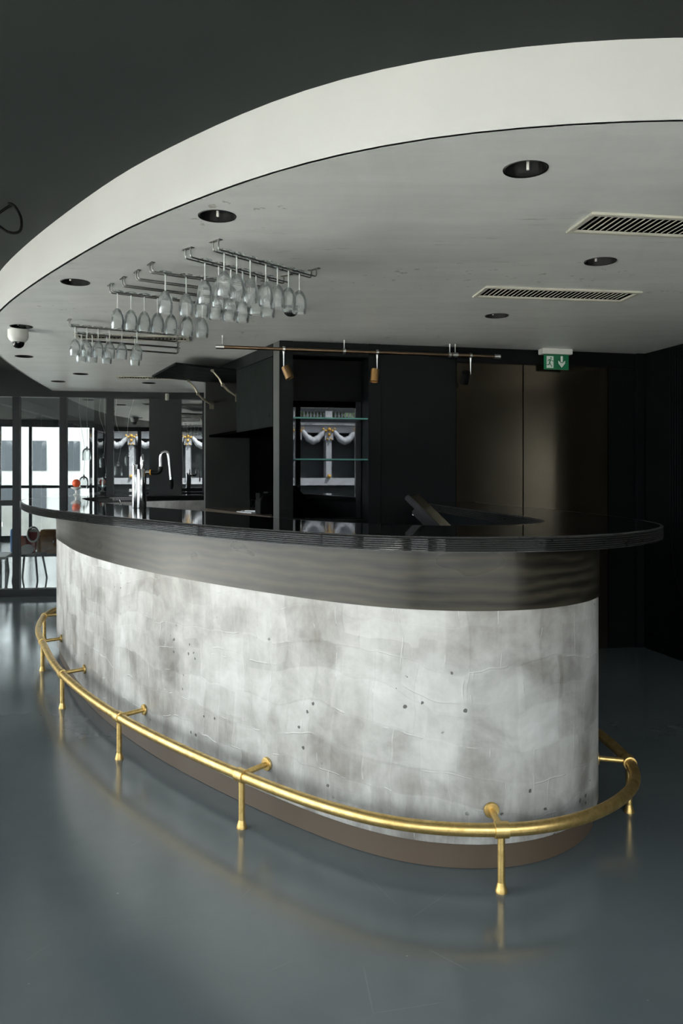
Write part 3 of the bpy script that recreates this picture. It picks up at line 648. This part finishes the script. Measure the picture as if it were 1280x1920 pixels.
SPOTS={0:(420,439,469,498,520,539,561),1:(384,410,433,453,480,502),2:(310,349,378,402,428,452),5:(220,242.5,266,290,321,351,379),6:(138.6,160,182,204,228.4,256.6),7:(148,168.6,200,253)}
for ri,xs in SPOTS.items():
    p0,d,L=RK[ri]
    for k,px in enumerate(xs):
        kx=(px-640)/F; tt=(kx*p0.y-p0.x)/(d.x-kx*d.y); tt=max(tt,0.035)
        if k: tt=max(tt,last+0.0705)
        last=tt; q=p0+d*tt
        lab='%s clear wine glass from the left hanging on %s'%(ORD[k],RNAME[ri])
        goblet((q.x,q.y,RZK+0.0045),0.5*k,lab,'wine glasses hanging upside down from the racks')

# dome cameras
c=at(34,619,Z_SOF)
t_=thing('dome_camera',c,'white dome camera under the lowered ceiling at far left','camera')
MB().lathe([(0.066,0.0),(0.066,-0.045),(0.060,-0.062),(0.044,-0.080),(0.040,-0.082)],28,c).build('housing','white_plastic',t_,smooth=True)
MB().lathe([(0.041,-0.081),(0.040,-0.092),(0.033,-0.108),(0.018,-0.119),(0.002,-0.122)],24,c,None,False,True).build('lens_dome','black_gloss',t_,smooth=True)
c=at(545,575,Z_SOF)
t_=thing('dome_camera',c,'small black dome camera behind the hanging wine glasses','camera')
MB().lathe([(0.052,0.0),(0.052,-0.010),(0.045,-0.014)],28,c).build('housing','black_plastic',t_,smooth=True)
MB().lathe([(0.045,-0.012),(0.044,-0.026),(0.036,-0.044),(0.020,-0.055),(0.002,-0.058)],24,c,None,False,True).build('lens_dome','black_gloss',t_,smooth=True)

# track of spotlights in front of the back bar
ZT=2.252
def tr(px,up=0.0):       # a point on the track, 13 cm in front of the back wall
    k=(px-640)/F; a=math.atan(k)+PHI; v=VB-0.13; x,y=R(v*math.tan(a),v); return Vector((x,y,ZT+up))
td=Vector((CO,SI,0)); tn=Vector((SI,-CO,0))
t_=thing('track_rail',tr(670),'bronze round lighting track under the lowered ceiling before the back bar','lighting track')
MB().tube([tr(408),tr(670),tr(934)],0.0125,14).build('pipe','bronze_pipe',t_,smooth=True)
for a,s in ((404,1),(937,-1)): MB().rod(tr(a),tr(a)+td*(0.045*s),0.0165,16).build('end_cap','satin_alu',t_,smooth=True)
for px in (417,645,843,853):
    p=tr(px); b=MB().lathe([(0.0035,0.0),(0.0035,0.05),(0.006,0.065),(0.012,Z_SOF-ZT-0.014-0.0005)],12,p+Zv*0.014)
    h=b.build('hanger','satin_alu',t_,smooth=True)
    MB().rod(p-td*(0.02 if px==853 else 0.009),p+td*(0.02 if px==853 else 0.009),0.0185,16).build('clamp','satin_alu',h,smooth=True)
for px,cx,cy,tilt,mat,lab in ((532,539,698,(0.35,-0.1,-0.9),'spot_dull','tilted bronze spotlight hanging on the left of the track'),(707,702,704,(-0.10,-0.15,-0.95),'spot_brass','bright copper spotlight hanging in the middle of the track'),(882,872,708,(-0.06,0.55,-0.8),'black_plastic','black spotlight hanging at the right of the track')):
    p=tr(px); t_=thing('spotlight',p-Zv*0.2,lab,'spotlight','track spotlights')
    MB().rod(p-td*0.008,p+td*0.008,0.019,16).build('clamp','satin_alu',t_,smooth=True)
    e=p-Zv*0.135; MB().tube([p-Zv*0.014,p-Zv*0.05,e],[0.009,0.0055,0.004],10).build('arm','satin_alu',t_,smooth=True)
    ax=Vector(tilt).normalized(); c=tr(cx); c=Vector((c.x,c.y,1.35+(895-cy)*c.y/F))
    MB().lathe([(0.028,-0.046),(0.031,-0.043),(0.031,0.046),(0.027,0.047),(0.026,0.030)],22,c,ax,True,False).build('can',mat,t_,smooth=True)
    MB().lathe([(0.0265,0.028),(0.02,0.026),(0.004,0.022)],18,c,ax,False,True).build('lamp_face','black_gloss' if mat!='black_plastic' else 'steel',t_,smooth=True)
    MB().rod(e,c,0.004,8).build('knuckle','satin_alu',t_)

# emergency exit sign
c=at(1041,655,Z_SOF); w,h=0.205,0.116
t_=thing('exit_sign',c,'green emergency exit sign with running figure and down arrow','sign')
MB().obox(c-Zv*0.021,td*0.125,tn*0.04,Zv*0.021).build('housing','white_plastic',t_,bevel=0.004)
fc=c-Zv*(0.042+h/2)+tn*0.012
pn=MB().obox(fc,td*(w/2),tn*0.005,Zv*(h/2)).build('sign_panel','green_sign',t_,bevel=0.001)
MB().obox(fc+Zv*(h/2+0.0035)+tn*0.004,td*0.075,tn*0.006,Zv*0.003).build('light_strip','sign_light',t_)
f0=fc+tn*0.0052
def flat(nm,polys,mat,d=0.0012,z=0.0):
    mb=MB()
    for P in polys: mb.prism(P,f0+tn*z,td,Zv,tn*d)
    return mb.build(nm,mat,pn)
flat('doorway_field',[[(-0.083,-0.047),(-0.026,-0.047),(-0.026,0.043),(-0.083,0.043)]],'sign_white')
hd=[(-0.047+0.0065*math.cos(a*math.pi/6),0.029+0.0065*math.sin(a*math.pi/6)) for a in range(12)]
flat('running_figure',[hd,[(-0.066,0.019),(-0.050,0.021),(-0.047,0.014),(-0.056,-0.012),(-0.064,-0.009),(-0.060,0.010)],[(-0.066,0.019),(-0.062,0.015),(-0.072,0.002),(-0.076,0.005)],[(-0.050,0.020),(-0.046,0.013),(-0.030,0.001),(-0.027,0.006),(-0.042,0.015)],
  [(-0.064,-0.008),(-0.056,-0.012),(-0.062,-0.026),(-0.082,-0.026),(-0.082,-0.020),(-0.067,-0.020)],[(-0.062,-0.006),(-0.053,-0.010),(-0.037,-0.036),(-0.042,-0.040)]],'green_sign',0.0012,0.0012)
flat('down_arrow',[[(0.034,0.046),(0.052,0.046),(0.052,0.0),(0.034,0.0)],[(0.043,-0.042),(0.071,-0.010),(0.071,0.012),(0.052,-0.006),(0.034,-0.006),(0.015,0.012),(0.015,-0.010)]],'sign_white')

# loose cable loops under the dark ceiling at the left edge
def loopc(pts): return MB().tube(catmull([Vector(p) for p in pts],8),0.0062,8)
c=at(16,380,Z_CEIL)
tag(loopc([c+Vector((0,0,0)),c+Vector((0.03,0,-0.02)),c+Vector((0.055,0,-0.07)),c+Vector((0.05,0,-0.125)),c+Vector((0.0,0,-0.13)),c+Vector((-0.06,0,-0.09)),c+Vector((-0.13,0,-0.05)),c+Vector((-0.2,0.02,-0.04))]).build('ceiling_cable','rubber_black',smooth=True),'black cable loop drooping from the dark ceiling at the left edge','cable')
tag(loopc([c+Vector((0.004,0.03,0)),c+Vector((-0.02,0.03,-0.012)),c+Vector((-0.06,0.03,-0.04)),c+Vector((-0.12,0.03,-0.075)),c+Vector((-0.22,0.03,-0.09))]).build('ceiling_cable','rubber_black',smooth=True),'black cable running left along the dark ceiling above the loop','cable')

# ================================================================== things on and in the bar
# beer tap
c=Vector((-1.215,4.83,Z_TOP)); px_=0.00322
t_=thing('beer_tap',c,'polished chrome beer tap tower with a gooseneck spout on the counter','beer tap')
def ell(mb,cx,cy,rx,ry,z0,z1,seg=24):
    vs=[]
    for z in (z0,z0+0.004,z1-0.004,z1):
        k=0.94 if z in (z0,z1) else 1
        vs += [(cx+rx*k*math.cos(2*math.pi*i/seg),cy+ry*k*math.sin(2*math.pi*i/seg),z) for i in range(seg)]
    fs=[(j*seg+i,j*seg+(i+1)%seg,(j+1)*seg+(i+1)%seg,(j+1)*seg+i) for j in range(3) for i in range(seg)]
    return mb.add(vs,fs+[tuple(reversed(range(seg))),tuple(3*seg+i for i in range(seg))])
ell(MB(),c.x-0.031,c.y+0.01,0.0195,0.03,c.z,c.z+0.262).build('column','chrome',t_,smooth=True)
ell(MB(),c.x+0.012,c.y-0.012,0.0275,0.034,c.z,c.z+0.235).build('column','chrome',t_,smooth=True)
MB().tube([c+Vector((0.012,0,0.232)),c+Vector((0.013,0,0.26)),c+Vector((0.015,0,0.30)),c+Vector((0.016,0,0.325))],[0.009,0.014,0.014,0.005],14).build('lever','chrome',t_,smooth=True)
sp=MB().tube([c+Vector((0.035,-0.012,0.215)),c+Vector((0.07,-0.012,0.215))],0.0125,14).build('spout_base','chrome',t_,smooth=True)
MB().lathe([(0.0165,0),(0.0165,0.007)],18,c+Vector((0.062,-0.012,0.215)),(1,0,0)).build('orange_ring','orange_band',sp,smooth=True)
MB().tube(catmull([c+Vector(p) for p in ((0.069,-0.012,0.215),(0.105,-0.012,0.214),(0.122,-0.012,0.225),(0.126,-0.012,0.25))],6),0.0145,14).build('spout_elbow','black_plastic',t_,smooth=True)
MB().tube(catmull([c+Vector(p) for p in ((0.126,-0.012,0.245),(0.127,-0.012,0.31),(0.142,-0.012,0.334),(0.163,-0.012,0.334),(0.175,-0.012,0.31),(0.186,-0.012,0.20),(0.190,-0.012,0.165))],8),0.0095,14).build('gooseneck','chrome',t_,smooth=True)
MB().lathe([(0.009,0.06),(0.0125,0.05),(0.0125,0.02),(0.008,0.006),(0.0045,0.0)],14,c+Vector((0.191,-0.012,0.113))).build('nozzle','rubber_black',t_,smooth=True)
# tap over the sink in the well
for (x,y,lab) in ((-1.62,5.88,'small chrome sink tap in the bar well, left of the beer tap'),(-1.50,5.78,'short chrome sink tap close to the beer tap column')):
    c=Vector((x,y,0.9)); t_=thing('sink_tap',c,lab,'tap')
    MB().lathe([(0.025,0),(0.022,0.01),(0.016,0.014),(0.014,0.22),(0.017,0.25),(0.006,0.262)],14,c).build('body','chrome',t_,smooth=True)
    MB().tube([c+Vector((0,0,0.235)),c+Vector((0.04,0.01,0.21)),c+Vector((0.085,0.02,0.16))],[0.010,0.009,0.008],10).build('spout','black_plastic',t_,smooth=True)
    MB().tube([c+Vector((0,0,0.255)),c+Vector((-0.012,0,0.285))],[0.007,0.009],10).build('lever','chrome',t_,smooth=True)
# orange ball on a bowl at the far end of the counter
c=Vector((-2.78+0.0,8.35,Z_TOP)); k=(143-640)/F; c=Vector((k*8.25,8.25,Z_TOP))
tag(MB().lathe([(0.03,0),(0.034,0.006),(0.012,0.02),(0.012,0.05),(0.05,0.075),(0.055,0.085),(0.05,0.085),(0.008,0.06)],20,c).build('pedestal_bowl','white_plastic',smooth=True),'small white pedestal bowl at the far left end of the counter','bowl')
mb=MB(); mb.lathe([(0.001,-0.042),(0.02,-0.037),(0.037,-0.02),(0.042,0),(0.037,0.02),(0.02,0.037),(0.004,0.0405),(0.001,0.038)],20,c+Vector((0,0,0.125)))
tag(mb.build('orange_ball','orange_paint',smooth=True),'bright orange ball resting on the pedestal bowl','ball')

# point-of-sale screen in the well, seen from behind
c=Vector((0.44,3.95,1.165)); wv_=Vector((0.24,0.97,0)).normalized(); hv=Vector((-0.70,0.17,0.70)); hv=(hv-wv_*hv.dot(wv_)).normalized(); nv=wv_.cross(hv).normalized()
if nv.z<0: nv=-nv
t_=thing('till_screen',Vector((0.47,3.95,0.9)),'black tilted till screen standing in the bar well','monitor')
MB().obox(c,wv_*0.165,hv*0.135,nv*0.014).build('screen_case','black_plastic',t_,bevel=0.005)
MB().obox(c+nv*0.0145,wv_*0.15,hv*0.12,nv*0.001).build('screen_glass','black_gloss',t_)
MB().obox(c-nv*0.03-hv*0.01,wv_*0.10,hv*0.08,nv*0.018).build('rear_housing','black_plastic',t_,bevel=0.006)
MB().obox(c-nv*0.049+hv*0.055-wv_*0.09,wv_*0.007,hv*0.004,nv*0.0015).build('label_dot','paper_white',t_)
MB().tube([Vector((0.50,3.97,0.91)),Vector((0.49,3.96,1.0)),c-nv*0.04-hv*0.03],0.022,12).build('stand','black_plastic',t_,smooth=True)
MB().box((0.52,3.97,0.908),(0.22,0.22,0.015),0.3).build('foot','black_plastic',t_,bevel=0.004)
# back-bar unit inside the bar that carries the screen, against the right arm of the counter
t_=thing('under_counter_unit',(0.52,4.35,0),'grey under-counter unit inside the right arm of the bar','cabinet')
MB().box((0.50,4.35,0.44),(0.42,1.3,0.88),0.05).build('body','charcoal_laminate',t_,bevel=0.004)
MB().box((0.50,4.35,0.89),(0.44,1.32,0.02),0.05).build('top','charcoal_laminate',t_,bevel=0.003)

# wall unit and cable at the right edge
p=R(U_B1-0.035,VB-0.62)
t_=thing('wall_board',(p[0],p[1],1.0),'black ribbed wall board cut by the right edge of the photo','board')
rbox(MB(),U_B1-0.05,U_B1-0.012,VB-1.1,VB-0.40,0.94,2.32).build('panel','black_matte',t_,bevel=0.004)
for k in range(5): rbox(MB(),U_B1-0.062,U_B1-0.05,VB-0.44-0.03*k,VB-0.425-0.03*k,0.96,2.3).build('rib','charcoal_laminate',t_,bevel=0.002)
cp=[Vector((*R(U_B1-0.03,VB-0.40),0.93)),Vector((*R(U_B1-0.04,VB-0.43),0.75)),Vector((*R(U_B1-0.05,VB-0.50),0.58)),Vector((*R(U_B1-0.04,VB-0.6),0.4)),Vector((*R(U_B1-0.03,VB-0.7),0.2))]
tag(MB().tube(catmull(cp,6),0.004,6).build('wall_cable','rubber_black',smooth=True),'thin black cable hanging below the ribbed wall board','cable')
# small sensor under the header of the partition
c=Vector((*(G0+gd*ga(314)),2.29))+Vector((gd.y,-gd.x,0))*0.085
tag(MB().lathe([(0.012,-0.05),(0.022,-0.045),(0.022,0.02),(0.016,0.03)],14,c).build('sensor','cream_metal',smooth=True),'small cream sensor on the black post beside the glass partition','sensor')

# ================================================================== beyond the glass partition
gn=Vector((-gd.y,gd.x))
def beyond(px,dep,z=0.0):
    """a spot behind the partition, dep metres beyond it, on the floor"""
    q0=G0+gn*dep; k=(px-640)/F; a=(k*q0.y-q0.x)/(gd.x-k*gd.y); q=q0+gd*a; return Vector((q.x,q.y,z))
# chair with a white medallion back
c=beyond(56,0.55)
t_=thing('cafe_chair',c,'cafe chair with white oval back standing behind the glass partition','chair')
def ring(cx,cz,rx,rz,y,r,seg=28): return [Vector((cx+rx*math.cos(2*math.pi*k/seg),y,cz+rz*math.sin(2*math.pi*k/seg))) for k in range(seg+1)]
MB().tube(ring(c.x,0.655,0.066,0.088,c.y+0.10,0),0.013,10,False).build('back_ring','chair_white',t_,smooth=True)
o_=[(0.055*math.cos(k*math.pi/10),0.075*math.sin(k*math.pi/10)) for k in range(20)]
MB().prism(o_,Vector((c.x,c.y+0.10,0.650)),(1,0,0),(0,0,1),(0,0.012,0)).build('back_pad','red_cloth',t_)
MB().prism([(x*0.8,abs(y)*0.5) for x,y in o_ if y>=-1e-6],Vector((c.x,c.y+0.094,0.685)),(1,0,0),(0,0,1),(0,0.010,0)).build('head_rest','chair_white',t_)
s_=[(0.082*math.cos(k*math.pi/12),0.060*math.sin(k*math.pi/12)) for k in range(24)]
MB().prism(s_,Vector((c.x,c.y-0.10,0.49)),(1,0,0),(0,0.25,0.97),(0,0.03,0)).build('cushion','chair_white',t_,bevel=0.006)
MB().box((c.x,c.y,0.42),(0.30,0.30,0.025)).build('seat','chair_dark',t_,bevel=0.008)
MB().box((c.x,c.y+0.11,0.52),(0.05,0.02,0.18)).build('back_post','red_cloth',t_)
for sx,sy in ((-1,-1),(1,-1),(-1,1),(1,1)): MB().tube([c+Vector((0.11*sx,0.11*sy,0.41)),c+Vector((0.15*sx,0.15*sy,0.12)),c+Vector((0.13*sx,0.15*sy,0.0))],[0.014,0.012,0.011],8).build('leg','chair_dark',t_,smooth=True)
# low bench with a wooden crate, a basket and cushions
c=beyond(80,1.2)
t_=thing('low_bench',c,'low dark bench behind the glass partition','bench')
MB().box((c.x,c.y,0.365),(1.1,0.36,0.035),GA).build('seat','chair_dark',t_,bevel=0.006)
for sx in (-0.48,0.48):
    for sy in (-0.13,0.13):
        q=Vector((c.x+gd.x*sx+gn.x*sy,c.y+gd.y*sx+gn.y*sy,0)); MB().rod(q,q+Zv*0.35,0.016,8).build('leg','chair_dark',t_,smooth=True)
BZ=0.3835
q=beyond(96,1.15,BZ); t_=thing('wooden_crate',q,'brown wooden crate standing on the low bench','crate')
MB().box((q.x,q.y,BZ+0.15),(0.22,0.20,0.30),GA).build('body','crate_wood',t_,bevel=0.004)
for k in range(4): MB().box((q.x-gn.x*0.103,q.y-gn.y*0.103,BZ+0.04+0.073*k),(0.225,0.012,0.062),GA).build('board','crate_wood',t_,bevel=0.003)
MB().box((q.x+gd.x*0.05-gn.x*0.113,q.y+gd.y*0.05-gn.y*0.113,BZ+0.15),(0.018,0.01,0.035),GA).build('clasp','chrome',t_,bevel=0.002)
q=beyond(74.2,1.2,BZ); t_=thing('wicker_basket',q,'dark wicker basket between the chair and the crate','basket')
MB().lathe([(0.034,0.0),(0.038,0.10),(0.040,0.22),(0.037,0.225),(0.034,0.1),(0.03,0.02)],18,q).build('body','wicker_brown',t_,smooth=True)
MB().lathe([(0.030,0.215),(0.036,0.235),(0.03,0.262),(0.006,0.27)],16,q).build('filling','coral_cloth',t_,smooth=True)
q=beyond(25,1.2,BZ); tag(MB().lathe([(0.02,0.0),(0.036,0.02),(0.036,0.27),(0.03,0.30),(0.008,0.315)],16,q).build('rolled_blanket','blue_cloth',smooth=True),'blue rolled blanket standing upright on the low bench','blanket')
q=beyond(39.5,1.2,BZ); tag(MB().box((q.x,q.y,BZ+0.11),(0.11,0.10,0.22),GA).build('seat_cushion','coral_cloth',bevel=0.03,smooth=True),'coral cushion beside the blue rolled blanket','cushion')
q=beyond(58.5,1.22,BZ); tag(MB().box((q.x,q.y,BZ+0.12),(0.12,0.10,0.24),GA).build('seat_cushion','red_cloth',bevel=0.03,smooth=True),'dark red cushion behind the white oval chair back','cushion')
# white table at the left edge
c=beyond(-10,0.50); t_=thing('terrace_table',c,'white table on dark legs at the left edge behind the glass','table')
MB().box((c.x-0.1,c.y,0.405),(0.5,0.5,0.03),0.25).build('top','chair_white',t_,bevel=0.006)
for sx,sy in ((-0.25,-0.2),(0.1,-0.2),(-0.3,0.2),(0.05,0.22)): MB().tube([c+Vector((sx,sy,0.39)),c+Vector((sx+0.02,sy,0.2)),c+Vector((sx-0.01,sy,0))],0.018,8).build('leg','chair_dark',t_,smooth=True)
# glass bell pendants on thin wires
PEND=[(163,852,'first'),(195,865,'second'),(157,905,'third'),(199,902,'fourth'),(222,880,'fifth'),(242,862,'sixth')]
for px,py,o_ in PEND:
    dep=0.45+0.12*(px%5); q=beyond(px,dep); z=1.35+(895-py)*q.y/F; q.z=z
    lab={'first':'clear glass bell pendant at upper left behind the glass partition','second':'clear glass bell pendant hanging highest beside the black post','third':'clear glass bell pendant lowest at left above the counter','fourth':'clear glass bell pendant lowest beside the black post','fifth':'clear glass bell pendant left of the chrome beer tap','sixth':'clear glass bell pendant directly above the beer tap'}[o_]
    t_=thing('glass_pendant',q,lab,'pendant lamp','glass bell pendants')
    MB().lathe([(0.056,-0.075),(0.056,0.02),(0.048,0.052),(0.028,0.072),(0.010,0.078)],20,q,None,False,True).build('bell_shade','lamp_glass',t_,smooth=True)
    MB().lathe([(0.012,0.04),(0.012,0.09),(0.004,0.10)],10,q).build('lamp_holder','satin_alu',t_,smooth=True)
    rnd=random.Random(px); pts=[q+Zv*0.1]+[q+Vector((rnd.uniform(-0.06,0.06),0,0.1+(Z_CEIL-0.1-z)*k/4)) for k in range(1,4)]+[Vector((q.x,q.y,Z_CEIL))]
    MB().tube(catmull(pts,5),0.0022,5).build('wire','white_plastic',t_,smooth=True)

# ================================================================== outside: river, bridge, trees, houses
tag(MB().box((0,0,-1.6),(260,260,0.2)).build('river','river_water'),'dark river water around the boat',kind='structure')
VBR=-25.0
bc=R(5,VBR); t_=thing('stone_bridge',(bc[0],bc[1],-1.5),'stone and iron bridge with swags and gilding seen in the mirrors','bridge')
def bb(nm,u0,u1,v0,v1,z0,z1,mat,par=t_): return rbox(MB(),u0,u1,VBR+v0,VBR+v1,z0,z1).build(nm,mat,par)
BU0,BU1=-9.5,18.5
bb('arch_iron',BU0,BU1,-1.2,-0.6,-1.5,3.75,'bridge_iron'); bb('cornice',BU0,BU1,-0.7,0.10,3.80,4.05,'bridge_stone'); bb('frieze',BU0,BU1,-0.7,-0.05,3.45,3.80,'bridge_stone'); bb('moulding',BU0,BU1,-0.7,0.18,4.05,4.12,'bridge_stone')
bb('handrail',BU0,BU1,-0.30,0.05,4.42,4.58,'bridge_iron'); bb('lower_beam',BU0,BU1,-0.6,0.1,0.98,1.32,'bridge_stone'); bb('pier_base',BU0,BU1,-0.9,-0.3,-1.5,0.98,'bridge_iron')
PU=[7.54+1.5*k for k in range(-11,7)]
pil=None
for u in PU:
    if pil is None:
        u0=u; pil=bb('pilaster',u-0.13,u+0.13,-0.55,0.06,1.3,3.2,'bridge_stone'); cap=bb('capital',u-0.2,u+0.2,-0.55,0.12,3.1,3.5,'bridge_stone')
        mb=MB()
        for du,z,r in ((0,3.58,0.10),(-0.16,3.52,0.065),(0.16,3.52,0.065),(0,3.34,0.08),(-0.09,3.14,0.05),(0.09,3.14,0.05),(0,1.40,0.10),(0.26,3.62,0.05),(-0.28,3.6,0.06),(0.5,4.0,0.07),(0.72,4.0,0.07)):
            x,y=R(u+du,VBR+0.14); mb.lathe([(r*0.1,-r),(r*0.7,-r*0.7),(r,0),(r*0.7,r*0.7),(r*0.1,r)],8,(x,y,z))
        orn=mb.build('gilded_ornament','gilding',t_,smooth=True)
        pts=[Vector((*R(u+0.2+1.1*k/16,VBR+0.08),3.58-0.52*math.sin(math.pi*k/16))) for k in range(17)]
        swg=MB().tube(pts,[0.06+0.10*math.sin(math.pi*k/16)+0.015*((k*7)%3) for k in range(17)],10).build('swag','bridge_stone',t_,smooth=True)
        blk=bb('baluster_block',u-0.16,u+0.16,-0.4,0.08,4.12,4.45,'bridge_stone')
        x,y=R(u+0.35,VBR-0.1); bal=MB().lathe([(0.045,4.12),(0.03,4.17),(0.06,4.25),(0.03,4.38),(0.045,4.42)],8,(x,y,0)).build('baluster','bridge_stone',t_,smooth=True)
    else:
        d=Vector((*R(u-u0,0),0))
        for s_,nm in ((pil,'pilaster'),(cap,'capital'),(orn,'gilded_ornament'),(swg,'swag'),(blk,'baluster_block')): inst(s_,nm,t_,d)
        for k in range(6): inst(bal,'baluster',t_,d+Vector((*R(0.16*k,0),0)))
for k in range(8):
    x,y=R(-14+5.6*k,-33-(k%2)*2); t_=thing('river_tree',(x,y,-1.5),'%s tree from the left behind the bridge parapet'%ORD[k],'tree','trees behind the bridge')
    MB().tube([(x,y,-1.5),(x+0.1,y,2),(x,y,4.5)],[0.28,0.22,0.12],8).build('trunk','tree_bark',t_,smooth=True)
    bm=bmesh.new(); bmesh.ops.create_icosphere(bm,subdivisions=4,radius=1.0); rnd=random.Random(k)
    from mathutils import noise as mn
    for v in bm.verts:
        d=1+0.45*mn.noise(v.co*2.3+Vector((k*9,0,0)))+0.2*mn.noise(v.co*6.5); v.co=Vector((v.co.x*2.5*d,v.co.y*2.2*d,v.co.z*1.7*d+5.2))
    mb=MB(); bm.verts.ensure_lookup_table(); mb.add([v.co+Vector((x,y,0)) for v in bm.verts],[[v.index for v in f.verts] for f in bm.faces]); bm.free()
    mb.build('crown','tree_leaf',t_)
# pale quay houses across the water beyond the far end of the boat
for k,(u,v,w,h_,lab) in enumerate(((-15.5,44,9,3.6,'pale plaster quay house on the left across the water'),(-5.5,47,10,4.8,'tallest pale plaster quay house across the water'),(5.5,44,10,4.2,'pale plaster quay house on the right across the water'))):
    x,y=R(u,v); t_=thing('quay_house',(x,y,-1.5),lab,'building','houses across the river')
    rbox(MB(),u-w/2,u+w/2,v-3,v+3,-1.5,h_).build('wall','house_plaster',t_); rbox(MB(),u-w/2-0.2,u+w/2+0.2,v-3.2,v+3.2,h_,h_+0.5).build('roof','zinc_roof',t_,bevel=0.15)
    nw=int(w/1.5); src=None
    for zf in range(int((h_+1)/2.3)):
        for j in range(nw):
            uu=u-w/2+w*(j+0.5)/nw
            if src is None: src=rbox(MB(),uu-0.36,uu+0.36,v-3.05,v-2.98,-0.6,0.95).build('window','house_window',t_); u0_=uu
            else: inst(src,'window',t_,Vector((*R(uu-u0_,0),2.3*zf)))
tag(rbox(MB(),-22,14,38,39,-1.5,0.1).build('quay_wall','quay_stone'),'low stone quay wall before the houses across the water','wall')
